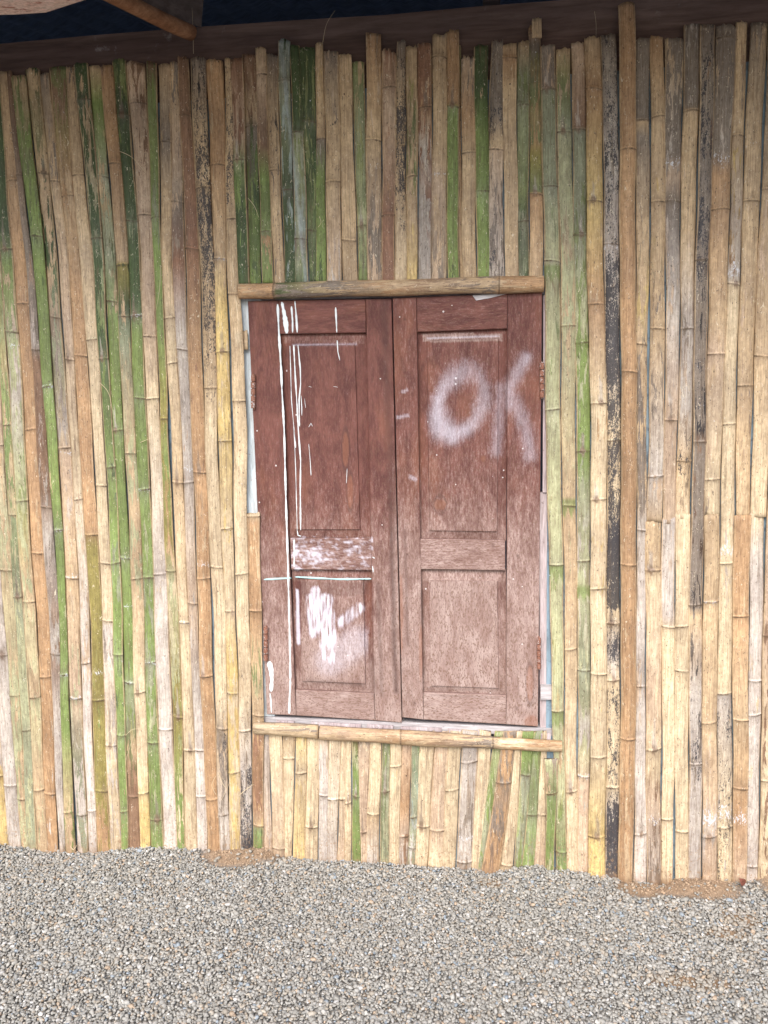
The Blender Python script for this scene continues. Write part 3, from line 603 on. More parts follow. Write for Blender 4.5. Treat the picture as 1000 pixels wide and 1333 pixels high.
# nails
def nail(x, y, Y, dark=False, r=.0019):
    p = U(x, y, Y); vs = []; n = 7
    for k in range(n): vs.append(Vector((p.x+r*cos(k*2*pi/n), Y+.003, p.z+r*sin(k*2*pi/n))))
    for k in range(n): vs.append(Vector((p.x+r*cos(k*2*pi/n), Y-.0006, p.z+r*sin(k*2*pi/n))))
    vs.append(Vector((p.x, Y-.0012, p.z)))
    fs = [(k, (k+1) % n, n+(k+1) % n, n+k) for k in range(n)]+[(n+k, n+(k+1) % n, 2*n) for k in range(n)]
    mesh_obj('nail', vs, fs, M_NAILD if dark else M_NAIL, wall)
ALLS = strips+parse(CENTER_LOW)
def front_at(x, y):
    best = None
    for d in ALLS:
        if d['top'] <= y <= d['bot']:
            xl, xr = interp_ctl(d['ctl'], y)
            if xl <= x <= xr:
                dd = d.get('dep', -.014); u = (x-.5*(xl+xr))/(.5*(xr-xl))
                best = dd-.13*(xr-xl)*.0023*(1-u*u)
    return best if best is not None else -.018
for x, y in [(309, 443), (762, 423), (798, 426), (844+48, 423), (935, 420), (973, 416), (996, 417), (626, 117), (717, 115), (239, 135), (380, 130), (404, 131), (893, 420), (815, 909), (626, 116), (716, 749)]:
    nail(x, y, front_at(x, y)-.0005)
for x, y in [(816, 99), (817, 426), (815, 909)]: nail(x, y, -.034)
for x, y in [(214, 136), (229, 136), (278, 132), (448, 122), (523, 123), (569, 120), (664, 109), (733, 109), (887, 428), (757, 105), (555, 199), (557, 287), (105, 441), (225, 440), (434, 978), (439, 981), (486, 984), (550, 1042), (529, 1010), (465, 984), (920, 703), (930, 678), (873, 682), (112, 569), (815, 193), (812, 196), (862, 1095), (287, 442), (392, 1000), (393, 977), (729, 907), (549, 1115)]:
    nail(x, y, front_at(x, y)-.0003, True, .0016)

# loose fibres lifting off the strips
def curve_obj(name, pts3, r, mat, parent, n=5, label=None, cat=None):
    vs = []; fs = []
    m_ = len(pts3)
    for i, p in enumerate(pts3):
        d = (pts3[min(i+1, m_-1)]-pts3[max(i-1, 0)]).normalized()
        a = d.cross(Vector((0, 1, 0)));  a = a.normalized() if a.length > 1e-4 else Vector((1, 0, 0)); b = d.cross(a)
        rr = r*(1-.5*i/(m_-1))
        for k in range(n): vs.append(p+a*rr*cos(2*pi*k/n)+b*rr*sin(2*pi*k/n))
    for i in range(m_-1):
        for k in range(n): fs.append((i*n+k, i*n+(k+1) % n, (i+1)*n+(k+1) % n, (i+1)*n+k))
    fs.append(tuple(range(n))); fs.append(tuple((m_-1)*n+k for k in range(n-1, -1, -1)))
    o = mesh_obj(name, vs, fs, mat, parent)
    return o
def fibre(pts, Y=-.024, r=.0007):
    P = []
    for i in range(13):
        t = i/12*(len(pts)-1); k = min(int(t), len(pts)-2); f = t-k
        a = pts[max(k-1, 0)]; b = pts[k]; c = pts[k+1]; d = pts[min(k+2, len(pts)-1)]
        q = [.5*((2*b[m])+(c[m]-a[m])*f+(2*a[m]-5*b[m]+4*c[m]-d[m])*f*f+(3*b[m]-a[m]-3*c[m]+d[m])*f**3) for m in (0, 1)]
        P.append(U(q[0], q[1], Y-.010*sin(pi*i/12)))
    curve_obj('loose_fibre', P, r, M_STRAW, wall)
for pts, r in [([(156, 197), (172, 205), (190, 225)], .0009), ([(130, 498), (142, 513), (148, 545)], .0009), ([(209, 345), (208, 375), (202, 410)], .0007), ([(420, 57), (425, 32), (436, 14)], .0006),
               ([(311, 1036), (320, 1028), (330, 1021)], .0014), ([(323, 258), (331, 268), (337, 283)], .0009), ([(416, 282), (418, 290), (414, 296)], .0009), ([(164, 990), (170, 970), (175, 955)], .0007),
               ([(164, 957), (172, 950), (184, 948)], .0008), ([(110, 135), (118, 155), (122, 172)], .0007), ([(556, 230), (552, 215), (558, 196)], .0005), ([(281, 1034), (276, 1022), (281, 1010)], .0009),
               ([(284, 1005), (290, 1020), (296, 1028)], .001), ([(183, 576), (192, 572), (199, 569)], .0008), ([(252, 70), (251, 30), (250, 10)], .0006), ([(774, 15), (776, 30), (776, 48)], .0005),
               ([(92, 1102), (96, 1106), (100, 1100)], .0013), ([(288, 1042), (294, 1030), (299, 1018)], .0008)]:
    fibre(pts, r=r)

# ------------------------------------------------------------------ shuttered window
win = empty('shuttered_window', (U(510, 945).x, .0, U(510, 945).z), 'closed window with two maroon panelled wooden shutters, OK sprayed in white on one', 'window')
def seg_d(x, y, pts):
    d = np.full(np.shape(x), 1e9)
    for (x0, y0), (x1, y1) in zip(pts[:-1], pts[1:]):
        vx, vy = x1-x0, y1-y0; t = np.clip(((x-x0)*vx+(y-y0)*vy)/(vx*vx+vy*vy), 0, 1)
        d = np.minimum(d, np.hypot(x-x0-t*vx, y-y0-t*vy))
    return d
def sm(a, b, v):
    t = np.clip((v-a)/(b-a), 0, 1); return t*t*(3-2*t)
def paint_at(x, y):
    x = np.asarray(x, float); y = np.asarray(y, float)
    # the sprayed letter O: a fat tilted loop open and thinner on the right
    ang = radians(14); dx, dy = x-600, y-524
    ex = dx*cos(ang)-(-dy)*sin(ang)*-1; ey = -dx*sin(ang)*-1*0+dy*cos(ang)
    ex = dx+dy*.20; ey = dy
    r = np.hypot(ex/29.0, ey/40.0); dd = np.abs(r-1)*32
    wob = 1+.18*np.sin(np.arctan2(ey, ex)*3+1)
    o = (1-sm(0*wob, 23*wob, dd))*(.56+.10*np.clip(-dx/30, -1, 1)+.08*np.clip(dy/40, -1, 1))
    o = np.maximum(o, (1-sm(0, 18, seg_d(x, y, [(570, 520), (574, 560), (590, 571)])))*.66)
    k1 = (1-sm(0, 17, seg_d(x, y, [(652, 505), (650, 545), (646, 588)])))*.42
    k2 = (1-sm(0, 19, seg_d(x, y, [(685, 466), (672, 488), (664, 505), (664, 528)])))*.50
    k3 = (1-sm(0, 20, seg_d(x, y, [(665, 512), (677, 538), (686, 562), (690, 594)])))*.44
    k3 = np.maximum(k3, (1-sm(0, 9, seg_d(x, y, [(688, 464), (682, 476)])))*.6)
    P = np.maximum.reduce([o, k1, k2, k3])*.72
    # brush marks on the left middle rail
    n_ = np.array([noise.noise(Vector((a*.10, b*.26, 3)))+.7*noise.noise(Vector((a*.30, b*.55, 7))) for a, b in zip(x.ravel(), y.ravel())]).reshape(x.shape)
    n2 = np.array([noise.noise(Vector((a*.38, b*.05, 9))) for a, b in zip(x.ravel(), y.ravel())]).reshape(x.shape)
    rail_m = (x > 379) & (x < 486) & (y > 699) & (y < 743)
    P = np.where(rail_m, np.maximum(P, np.clip(.04+n_*.8+.55*np.exp(-((x-410)/17)**2-((y-722)/12)**2)+.3*np.exp(-((x-462)/12)**2-((y-714)/8)**2)+.35*np.exp(-((x-386)/5)**2), 0, .95)), P)
    # hand smear on the lower left panel
    low = (x > 384) & (x < 480) & (y > 745) & (y < 900)
    s = np.maximum.reduce([(1-sm(6, 13, seg_d(x, y, [(409, 780), (411, 822)]))), (1-sm(8, 15, seg_d(x, y, [(423, 784), (427, 838)]))), (1-sm(4, 10, seg_d(x, y, [(411, 770), (416, 800)])))*.8,
                           (1-sm(3, 11, seg_d(x, y, [(445, 810), (467, 792)])))*.72, (1-sm(2, 8, seg_d(x, y, [(422, 836), (423, 856)]))), (1-sm(2, 7, seg_d(x, y, [(431, 830), (432, 862)])))])
    s2 = (1-sm(10, 34, seg_d(x, y, [(430, 860), (465, 835)])))*.33
    P = np.where(low, np.maximum(P, np.maximum(s*(.62+n2*1.25), s2)), P)
    P = np.maximum(P, (1-sm(1.5, 4, seg_d(x, y, [(386, 770), (388, 838)])))*.7*(low))
    P = np.maximum(P, (1-sm(.5, 3, seg_d(x, y, [(557, 440), (649, 437)])))*.45)
    P = np.maximum(P, (1-sm(.5, 2.5, seg_d(x, y, [(381, 449), (464, 448)])))*.35)
    P = np.maximum(P, (1-sm(1, 4, seg_d(x, y, [(518, 543), (531, 541)])))*.4)
    P = np.maximum(P, (1-sm(1, 5, seg_d(x, y, [(535, 621), (541, 624)])))*.4)
    P = np.maximum(P, (1-sm(1, 4, seg_d(x, y, [(524, 510), (530, 508)])))*.35)
    return np.clip(P, 0, 1)
def fade_light_at(x, y):
    f = np.interp(y, [385, 480, 560, 640, 700, 760, 850, 900, 945], [.22, .24, .24, .36, .55, .64, .76, .92, 1.0])  # paler downwards: real bleaching, plus brighter light put into the colour
    f = f+np.where(x > 511, .10, -.02)
    f = f+np.where((x > 550) & (x < 655) & (y > 433) & (y < 445), .35, 0)+np.where((x > 367) & (x < 475) & (y > 434) & (y < 447), .22, 0)  # top bevels of the upper panels: light from above painted in as paler wood
    f = f+np.where((x > 384) & (x < 484) & (y > 743) & (y < 830), -.12, 0)
    for (x0, y0, x1, y1), (a0, b0, a1, b1) in (((563-185, 449, 465, 690), (365, 434, 482, 700)), ((557, 442.5, 649, 691), (544, 431, 660, 702)), ((392, 755, 474, 888), (380, 744, 487, 900)), ((560, 756, 648, 894), (549, 743, 659, 905))):
        inside = (x > x0) & (x < x1) & (y > y0) & (y < y1); pan = (x > a0) & (x < a1) & (y > b0) & (y < b1)
        f = f+np.where(inside, .07 if y0 > 700 else 0, 0)+np.where(pan & ~inside & (y > b0+14), -.16 if y0 > 700 else -.05, 0)
    return np.clip(f, 0, 1)
def knot_at(x, y):
    k = np.zeros_like(x)
    for cx, cy, rx, ry in [(450, 585, 4.5, 24), (456, 640, 4.5, 24), (573, 657, 9, 8), (629, 597, 4, 4), (690, 890, 5, 26), (692, 940, 10, 10), (522, 800, 3, 60), (548, 850, 3, 40)]:
        q = np.hypot((x-cx)/rx, (y-cy)/ry); k = np.maximum(k, np.maximum((1-sm(.80, 1.0, q))*.45, 0*q))
    return k

def stain_at(x, y):
    s = np.zeros_like(x)
    for pts, w_, a in [([(500, 392), (506, 560), (512, 700)], 9, .50), ([(508, 640), (514, 860), (516, 900)], 6, .75), ([(492, 760), (497, 905)], 5, .45), ([(545, 470), (545, 620)], 3, .25), ([(549, 770), (552, 880)], 4, .45), ([(527, 690), (531, 840)], 3, .5),
                       ([(365, 560), (371, 690)], 4, .35), ([(484, 860), (487, 900)], 9, .4), ([(693, 870), (695, 915)], 4, .3), ([(400, 885), (470, 892)], 5, .35), ([(330, 470), (336, 560)], 4, .3), ([(560, 905), (650, 907)], 2, .3)]:
        s = np.maximum(s, (1-sm(0, w_, seg_d(x, y, pts)))*a)
    for cx, cy, rx, ry in [(450, 585, 5, 27), (456, 640, 4.5, 24), (573, 657, 8, 12), (573, 657, 3, 5), (629, 597, 3, 3), (690, 890, 5, 26)]:
        q = np.hypot((x-cx)/rx, (y-cy)/ry); s = np.maximum(s, (1-sm(0, 1.3/min(rx, ry)+.06, np.abs(q-1)))*.6)
    for cx, cy in [(527, 415), (676, 407), (674, 724), (642, 710), (530, 722), (673, 922), (540, 916), (500, 620), (341, 481), (466, 720)]:
        s = np.maximum(s, (1-sm(.8, 2.6, np.hypot(x-cx, y-cy)))*.75)
    # darker band across the top of the lower left panel
    s = np.maximum(s, np.where((x > 384) & (x < 480) & (y > 757) & (y < 775), .25, 0))
    return np.clip(s, 0, 1)
def slab(name, quad, Yf, thick, parent, horiz=False, hfun=None, ulines=None, vlines=None, mat=None, step=1.6, bev=.0016):
    """board with a finely meshed face; quad = TL,TR,BR,BL measured on the photo at depth Yf"""
    (ax, ay), (bx, by), (cx, cy), (dx, dy) = quad
    Wp = .5*(bx-ax+cx-dx); Hp = .5*(dy-ay+cy-by)
    us = list(np.linspace(0, 1, max(3, int(Wp/step)))); vs_ = list(np.linspace(0, 1, max(3, int(Hp/(step*1.6)))))
    e = .9/Wp; us += [e, 1-e]; e2 = .9/Hp; vs_ += [e2, 1-e2]
    us += ulines or []; vs_ += vlines or []
    us = np.array(sorted(set(round(u, 5) for u in us))); vs_ = np.array(sorted(set(round(v, 5) for v in vs_)))
    UU, VV = np.meshgrid(us, vs_)
    PX = (1-VV)*((1-UU)*ax+UU*bx)+VV*((1-UU)*dx+UU*cx); PY = (1-VV)*((1-UU)*ay+UU*by)+VV*((1-UU)*dy+UU*cy)
    H = hfun(UU, VV) if hfun else np.zeros_like(UU)
    if hfun is None:
        H = np.where((UU < 1e-6) | (UU > 1-1e-6) | (VV < 1e-6) | (VV > 1-1e-6), bev, 0)
    nr, nc = UU.shape
    verts = [None]*(nr*nc); seed = random.Random(name+str(quad)); s1, s2 = seed.random(), seed.random()
    for i in range(nr):
        for j in range(nc):
            p = U(PX[i, j], PY[i, j], Yf); p.y = Yf+H[i, j]
            verts[i*nc+j] = p
    faces = [(i*nc+j, (i+1)*nc+j, (i+1)*nc+j+1, i*nc+j+1) for i in range(nr-1) for j in range(nc-1)]
    PA = paint_at(PX, PY); FA = fade_light_at(PX, PY); KA = knot_at(PX, PY)
    pm = np.stack([PA.ravel(), FA.ravel(), KA.ravel(), 1-stain_at(PX, PY).ravel()], 1)
    ring = [j for j in range(nc)]+[i*nc+nc-1 for i in range(1, nr)]+[(nr-1)*nc+j for j in range(nc-2, -1, -1)]+[i*nc for i in range(nr-2, 0, -1)]
    base = len(verts)
    for r_ in ring:
        q = verts[r_].copy(); q.y = Yf+thick; verts.append(q)
    pm = np.vstack([pm, np.tile([0, .3, 0, .6], (len(ring), 1))])
    m_ = len(ring)
    for k in range(m_): faces.append((ring[k], ring[(k+1) % m_], base+(k+1) % m_, base+k))
    faces.append(tuple(base+k for k in range(m_)))
    sd_ = np.tile([s1, s2, 0], (len(verts), 1))
    o = mesh_obj(name, verts, faces, mat or (M_SHH if horiz else M_SHV), parent, False, dict(pm=pm, sd=sd_))
    return o

def panel(quad, field, Yf, parent):
    """fielded panel: sloping margin, small step, raised field"""
    (ax, ay), (bx, by), (cx, cy), (dx, dy) = quad; fx0, fy0, fx1, fy1 = field
    u0_, u1_ = (fx0-.5*(ax+dx))/(.5*(bx-ax+cx-dx)), (fx1-.5*(ax+dx))/(.5*(bx-ax+cx-dx))
    v0_, v1_ = (fy0-.5*(ay+by))/(.5*(dy-ay+cy-by)), (fy1-.5*(ay+by))/(.5*(dy-ay+cy-by))
    e = .010
    def hf(Uu, Vv):
        du = np.minimum(Uu/u0_, (1-Uu)/(1-u1_)); dv = np.minimum(Vv/v0_, (1-Vv)/(1-v1_)); m_ = np.minimum(du, dv)
        return np.where(m_ >= 1.0, 0.0, .0042+.0085*(1-np.clip(m_, 0, 1)))
    ul = [u0_, u1_, u0_-e, u1_+e]; vl = [v0_, v1_, v0_-e*.6, v1_+e*.6]
    slab('raised_panel', quad, Yf, .014, parent, False, hf, ul, vl)

def hinge(quad, Y, parent, segs=5):
    (x0, y0), (x1, y1) = quad
    vs = []; fs = []; n = 10
    for s in range(segs):
        ya = y0+(y1-y0)*s/segs+.6; yb = y0+(y1-y0)*(s+1)/segs-.6
        for y in (ya, yb):
            c = U(.5*(x0+x1), y, Y); r = .5*(x1-x0)*.0026
            for k in range(n): vs.append(c+Vector((r*cos(2*pi*k/n), r*sin(2*pi*k/n), 0)))
        b = s*2*n
        fs += [(b+k, b+(k+1) % n, b+n+(k+1) % n, b+n+k) for k in range(n)]+[tuple(b+k for k in range(n-1, -1, -1)), tuple(b+n+k for k in range(n))]
    # pin ends and the leaf seen edge-on
    t = U(.5*(x0+x1), y0-1.2, Y); b_ = U(.5*(x0+x1), y1+1.2, Y); o0 = len(vs)
    v, f = box_vf(t.x-.0022, t.x+.0022, Y-.0015, Y+.012, b_.z, t.z); vs += [Vector(q) for q in v]; fs += [tuple(o0+i for i in q) for q in f]
    mesh_obj('hinge', vs, fs, M_RUST, parent, False)

def drip(pts, Y, parent, w=1.6, mat=None, name='paint_drip'):
    """runny bead of paint: thin domed ribbon lying on the wood"""
    P = []
    for (x0, y0), (x1, y1) in zip(pts[:-1], pts[1:]):
        n = max(2, int(math.hypot(x1-x0, y1-y0)/3))
        for i in range(n): P.append((x0+(x1-x0)*i/n, y0+(y1-y0)*i/n))
    P.append(pts[-1]); vs = []; fs = []; rr = random.Random(str(pts))
    ph = rr.uniform(0, 6)
    for i, (x, y) in enumerate(P):
        q = P[min(i+1, len(P)-1)]; p_ = P[max(i-1, 0)]; dx, dy = q[0]-p_[0], q[1]-p_[1]; L_ = math.hypot(dx, dy) or 1; nx, ny = -dy/L_, dx/L_
        ww = w*(.85+.22*sin(i*.45+ph)+.15*rr.uniform(-1, 1)); 
        if i == 0 or i == len(P)-1: ww *= .45
        for k, (o, hgt) in enumerate(((-1, -.0003), (-.5, .0011), (.5, .0011), (1, -.0003))):
            p = U(x+nx*o*ww*.5, y+ny*o*ww*.5, Y); p.y = Y-hgt; vs.append(p)
    for i in range(len(P)-1):
        for k in range(3): fs.append((i*4+k, i*4+k+1, (i+1)*4+k+1, (i+1)*4+k))
    return mesh_obj(name, vs, fs, mat or M_PAINT, parent, True)

# frame (behind and round the shutters)
YF = .004
def quadbox(name, quad, Yf, thick, parent, mat):
    vs = [U(x, y, Yf) for x, y in quad]+[U(x, y, Yf)+Vector((0, thick, 0)) for x, y in quad]
    fs = [(0, 3, 2, 1), (4, 5, 6, 7), (0, 1, 5, 4), (1, 2, 6, 5), (2, 3, 7, 6), (3, 0, 4, 7)]
    return mesh_obj(name, vs, fs, mat, parent, False)
# ragged painted jamb on the left, following the uneven cut of the bamboo
quadbox('window_jamb', [(308, 384), (340, 384), (352, 770), (322, 770)], YF, .04, win, M_FRAME_BLUE)
quadbox('window_jamb', [(338, 772), (353, 772), (358, 948), (342, 948)], YF, .04, win, M_FRAME_BLUE)
quadbox('window_jamb', [(707.6, 384), (713, 384), (713, 641), (706.6, 641)], -.007, .04, win, M_FRAME_PINK)
quadbox('window_jamb', [(702, 641), (713, 641), (716, 955), (703, 955)], YF-.004, .04, win, M_FRAME_PINK)
quadbox('frame_patch', [(713.5, 840), (719, 840), (720, 958), (716.5, 958)], YF+.002, .03, win, M_FRAME_BLUE)
quadbox('frame_block', [(704, 892), (718.5, 892), (719, 911), (704, 911)], -.012, .02, win, M_FRAME_GREY)
quadbox('window_sill', [(345, 933.5), (718, 948), (722, 958), (338, 946)], -.006, .05, win, M_FRAME_GREY)
quadbox('window_head', [(312, 380), (708, 372), (708, 383), (312, 392)], YF+.002, .04, win, M_FRAME_GREY)
for q in [[(360, 938), (383, 939), (383, 944), (360, 943)], [(405, 940), (470, 943), (470, 948), (405, 945)], [(478, 943), (512, 945), (512, 949), (478, 948)], [(522, 946), (575, 948), (575, 953), (522, 951)], [(583, 949), (600, 950), (600, 956), (583, 955)], [(622, 951), (636, 952), (636, 958), (622, 957)], [(700, 955), (717, 955), (717, 963), (700, 962)]]:
    quadbox('wood_chip', q, -.013, .006, win, M_FRAME_PINK)

YS = -.010     # face of the stiles
# left shutter
shl = empty('shutter', win.location, parent=None); shl.parent = win; shl.location = (0, 0, 0)
shl['label'] = 'left shutter with white paint drips and a smeared lower panel'
slab('stile', [(322.5, 392), (362, 391), (385.5, 931.5), (347.5, 930)], YS, .03, shl)
slab('stile', [(476.3, 389.3), (509.5, 388.5), (523, 941), (488.3, 938)], YS-.0015, .03, shl)
slab('rail', [(362.4, 391), (476, 389.3), (476.4, 432.8), (364, 434.6)], YS+.0012, .028, shl, True)
slab('rail', [(377.5, 700.5), (483.3, 700), (484.2, 742.5), (379.3, 741.5)], YS+.0012, .028, shl, True)
slab('rail', [(385, 898), (487, 903), (488, 938), (385.8, 931.5)], YS+.0012, .028, shl, True)
panel([(363, 433), (477, 431), (484, 702), (376, 702)], (378, 449, 465, 690), YS+.004, shl)
panel([(379, 740), (485, 741), (488, 905), (384, 900)], (392, 755, 474, 888), YS+.004, shl)
hinge([(327, 488), (332.5, 532)], YS-.006, shl); hinge([(343.3, 816), (349, 860)], YS-.006, shl)
# right shutter, overlapping the left a little
shr = empty('shutter', win.location, parent=None); shr.parent = win; shr.location = (0, 0, 0)
shr['label'] = 'right shutter with OK sprayed in white'
YR = YS-.003
slab('stile', [(511.2, 388.2), (542, 386.8), (551.3, 937), (524, 934)], YR-.001, .03, shr)
slab('stile', [(661, 382), (706, 380.5), (700.5, 946), (659.3, 943)], YR-.001, .03, shr)
slab('rail', [(542.4, 386.8), (660.8, 382), (660.2, 427.5), (543.3, 432)], YR, .028, shr, True)
slab('rail', [(547.3, 701.5), (657.8, 703), (657.8, 742.7), (547.8, 741)], YR, .028, shr, True)
slab('rail', [(551.2, 901.5), (659, 905.5), (659.2, 943), (551.6, 937)], YR, .028, shr, True)
panel([(542.5, 430), (662, 426.5), (659, 705), (547, 703)], (557, 442.5, 649, 691), YR+.003, shr)
panel([(547, 740), (659, 741), (661, 907), (550.5, 903)], (560, 756, 648, 894), YR+.003, shr)
hinge([(703, 472), (708, 518)], YR-.006, shr); hinge([(699.5, 830), (704, 871)], YR-.006, shr)
quadbox('paint_scrap', [(615, 384.4), (661, 382), (640, 387.5), (620, 391)], YR-.0025, .003, shr, M_FRAME_GREY)
# paint runs on the left shutter
YD = YS-.0006
drip([(361.5, 396), (363, 430), (366, 480), (367, 505)], YD, shl, 3.2)
drip([(367, 505), (370, 560), (372, 640), (375, 740), (377.5, 840), (378, 885)], YD, shl, 2.7)
drip([(378, 885), (377, 910), (376.5, 929)], YD, shl, 2.8)
drip([(367, 393), (370, 408), (372, 420), (373.5, 434)], YD+.001, shl, 5.6)
drip([(379.5, 399), (381, 418), (381, 433)], YD+.001, shl, 2.8)
drip([(384, 392), (386, 415), (387, 433)], YD+.001, shl, 2.6)
drip([(437, 400), (438, 420), (438.5, 433)], YD+.001, shl, 2.4)
drip([(439, 443), (440, 458), (442.5, 469)], YS+.004, shl, 1.8)
YP = YS+.0042
drip([(377.5, 450), (378.5, 480), (379.5, 520), (383, 560), (385, 610), (387, 690)], YP, shl, 1.3)
drip([(382.5, 449), (384.5, 490), (387, 530), (388.5, 560), (391.5, 600), (391, 640), (391.5, 690)], YP, shl, 2.4)
drip([(388, 449), (391, 480), (391.5, 500), (389.5, 520), (390, 555)], YP, shl, 2.2)
drip([(392, 515), (393, 530), (393, 541)], YP, shl, 1.2); drip([(396.5, 519), (398, 531)], YP, shl, 1.0)
drip([(383, 560), (385, 583)], YP, shl, 2.2)
drip([(402, 578), (404, 600), (405, 619)], YP, shl, 1.2); drip([(452, 610), (451, 629)], YP, shl, 1.2)
drip([(402, 556), (405, 551), (407, 555)], YP, shl, 1.0); drip([(387, 690), (388, 697), (392, 698)], YP, shl, 1.8)
drip([(383, 702), (383, 738)], YD+.001, shl, 2.4)
drip([(350, 861), (353, 872), (354, 885), (353, 900)], YD, shl, 6.5); drip([(351.5, 902), (353, 915), (353.5, 928)], YD, shl, 1.8)
drip([(343.5, 754.5), (360, 753.5), (379.5, 752.5)], YD, shl, 2.6, M_CYAN); drip([(384, 751), (410, 752.5), (440, 754), (483.5, 753.5)], YP-.001, shl, 2.8, M_CYAN)
drip([(485, 725), (488, 727)], YD-.002, shl, 2.5); drip([(485, 737), (486, 745)], YD-.002, shl, 2)
drip([(402, 503), (406, 504)], YP, shl, .8); drip([(434, 503), (440, 504)], YP, shl, .8)

# ------------------------------------------------------------------ roof: plate, pole, boards, sheet, and the dark room behind
roof = empty('roof', (U(500, 40).x, 0, U(500, 40).z), 'dark roof underside with wall plate beam, round pole and peeling pink board', 'roof')
zl = lambda x, y, Y: U(x, y, Y).z
def prism(name, poly, Y, thick, mat, nsub=1):
    vs = [U(x, y, Y) for x, y in poly]; n = len(vs); vs += [v+Vector((0, thick, 0)) for v in vs]
    fs = [tuple(range(n-1, -1, -1)), tuple(range(n, 2*n))]+[(k, (k+1) % n, n+(k+1) % n, n+k) for k in range(n)]
    return mesh_obj(name, vs, fs, mat, roof, False)
prism('wall_plate', [(-420, 108), (0, 57), (120, 46), (265, 34.5), (380, 26.5), (500, 19.5), (620, 8.5), (745, -1), (1340, -40), (1340, 128), (500, 132), (-420, 160)], .004, .06, M_BEAM)
# pole slanting out from the plate
def tube3(name, a, b, r0_, r1_, mat, parent, n=16):
    a, b = Vector(a), Vector(b); d = (b-a).normalized(); s = d.cross(Vector((0, 0, 1))).normalized(); t = s.cross(d); vs = []; fs = []
    K = 14
    for i in range(K+1):
        f = i/K; c = a.lerp(b, f)+s*.004*sin(f*7); r = r0_+(r1_-r0_)*f
        for k in range(n): vs.append(c+(s*cos(2*pi*k/n)+t*sin(2*pi*k/n))*r*(1+.03*sin(k*2+f*9)))
    for i in range(K):
        for k in range(n): fs.append((i*n+k, i*n+(k+1) % n, (i+1)*n+(k+1) % n, (i+1)*n+k))
    fs.append(tuple(range(n-1, -1, -1))); fs.append(tuple(K*n+k for k in range(n)))
    return mesh_obj(name, vs, fs, mat, parent)
pa = U(250, 43, -.03); pb = U(60, -46, -.42)
tube3('roof_pole', pa, pb, .021, .021, M_POLE, roof)
# board lying above the pole
q = [U(118, -14, -.20), U(262, 36, .003), U(266, -12, .003), U(170, -70, -.20)]
vs = q+[v+Vector((0, .004, .02)) for v in q]
mesh_obj('soffit_board', vs, [(0, 3, 2, 1), (4, 5, 6, 7), (0, 1, 5, 4), (1, 2, 6, 5), (2, 3, 7, 6), (3, 0, 4, 7)], M_SOFFIT, roof, False)
# pale peeling board with a ragged edge at the top left
rg = random.Random(4); edge = [(-60, 23), (-20, 20), (0, 18.8), (10, 19), (20, 19.3), (27, 17), (38, 15.2), (50, 15.5), (60, 16), (70, 12), (84, 6.2), (92, 3.5), (104, 2.2), (112, 0), (125, -8)]
vs = []; 
for x, y in edge: vs.append(U(x, y+rg.uniform(-.4, .4), -.45))
for x, y in edge[::-1]: vs.append(U(x, -45, -.80))
n = len(vs); fs = [tuple(range(n-1, -1, -1))]
vs += [v+Vector((0, .002, .006)) for v in vs[:n]]; fs += [tuple(range(n, 2*n))]+[(k, (k+1) % n, n+(k+1) % n, n+k) for k in range(n)]
mesh_obj('eave_board', vs, fs, M_PINK, roof, False)
# stub of a rafter at the top
v, f = box_vf(U(629, 0, .10).x, U(651, 0, .10).x, .07, .5, U(640, 9, .10).z, U(640, -40, .10).z); mesh_obj('rafter', v, f, M_SOFFIT, roof, False)
# corrugated sheet: rises inwards over the room, eave hangs out over the wall
ze, zi = 2.78, 3.35
nx, xs0, xs1 = 240, -4.2, 3.6; vs = []; fs = []
for j, (yy, zz) in enumerate(((-1.06, 2.50), (.1, 2.88), (1.6, zi))):
    for i in range(nx+1):
        x = xs0+(xs1-xs0)*i/nx; vs.append(Vector((x, yy, zz+.012*sin(x*2*pi/.13))))
for j in range(2):
    for i in range(nx): a = j*(nx+1)+i; fs.append((a, a+1, a+nx+2, a+nx+1))
nv = len(vs); vs += [v+Vector((0, 0, .003)) for v in vs]; fs += [tuple(nv+i for i in q[::-1]) for q in fs]
mesh_obj('roof_sheet', vs, fs, M_ROOF, roof, True)
room = empty('room', (0, 1.2, 0), 'dark room seen through the gap between wall plate and roof', 'room')
for b in ((-3.9, 3.5, 1.58, 1.62, -.05, 3.4), (-3.94, -3.90, .05, 1.58, -.05, 3.4), (3.5, 3.54, .05, 1.58, -.05, 3.4)):
    v, f = box_vf(*b); mesh_obj('inner_wall', v, f, M_DARKWALL, room, False)

# ------------------------------------------------------------------ ground and gravel
def ground_material():
    t = NT('gritty_ground')
    pos = t.n('NewGeometry').outputs['Position']
    s = t.sep(t.attr('sa').outputs['Color'])[0]
    v = t.n('TexVoronoi'); t.L.new(pos, v.inputs['Vector']); v.inputs['Scale'].default_value = 125
    vc = t.sep(v.outputs['Color'])
    n1 = t.noise(pos, 900, 3, .7); n2 = t.noise(pos, 30, 4, .6)
    grav = t.mix(vc[0], (.22, .205, .185), (.42, .40, .365)); grav = t.mix(t.ramp(v.outputs['Distance'], .35, .62, 0, .6), grav, (.10, .09, .08))
    sand = t.mix(t.ramp(n1, .3, .7), (.27, .18, .115), (.44, .32, .215)); sand = t.mix(t.ramp(n2, .5, .7, 0, .5), sand, (.26, .17, .11))
    col = t.mix(s, grav, sand)
    h = t.math('ADD', t.math('MULTIPLY', n1, .5), t.math('MULTIPLY', t.math('SUBTRACT', 1.0, v.outputs['Distance']), t.math('SUBTRACT', 1.0, s)))
    return t.out(col, .9, h, .8, .005, .15)
M_GROUND = ground_material()
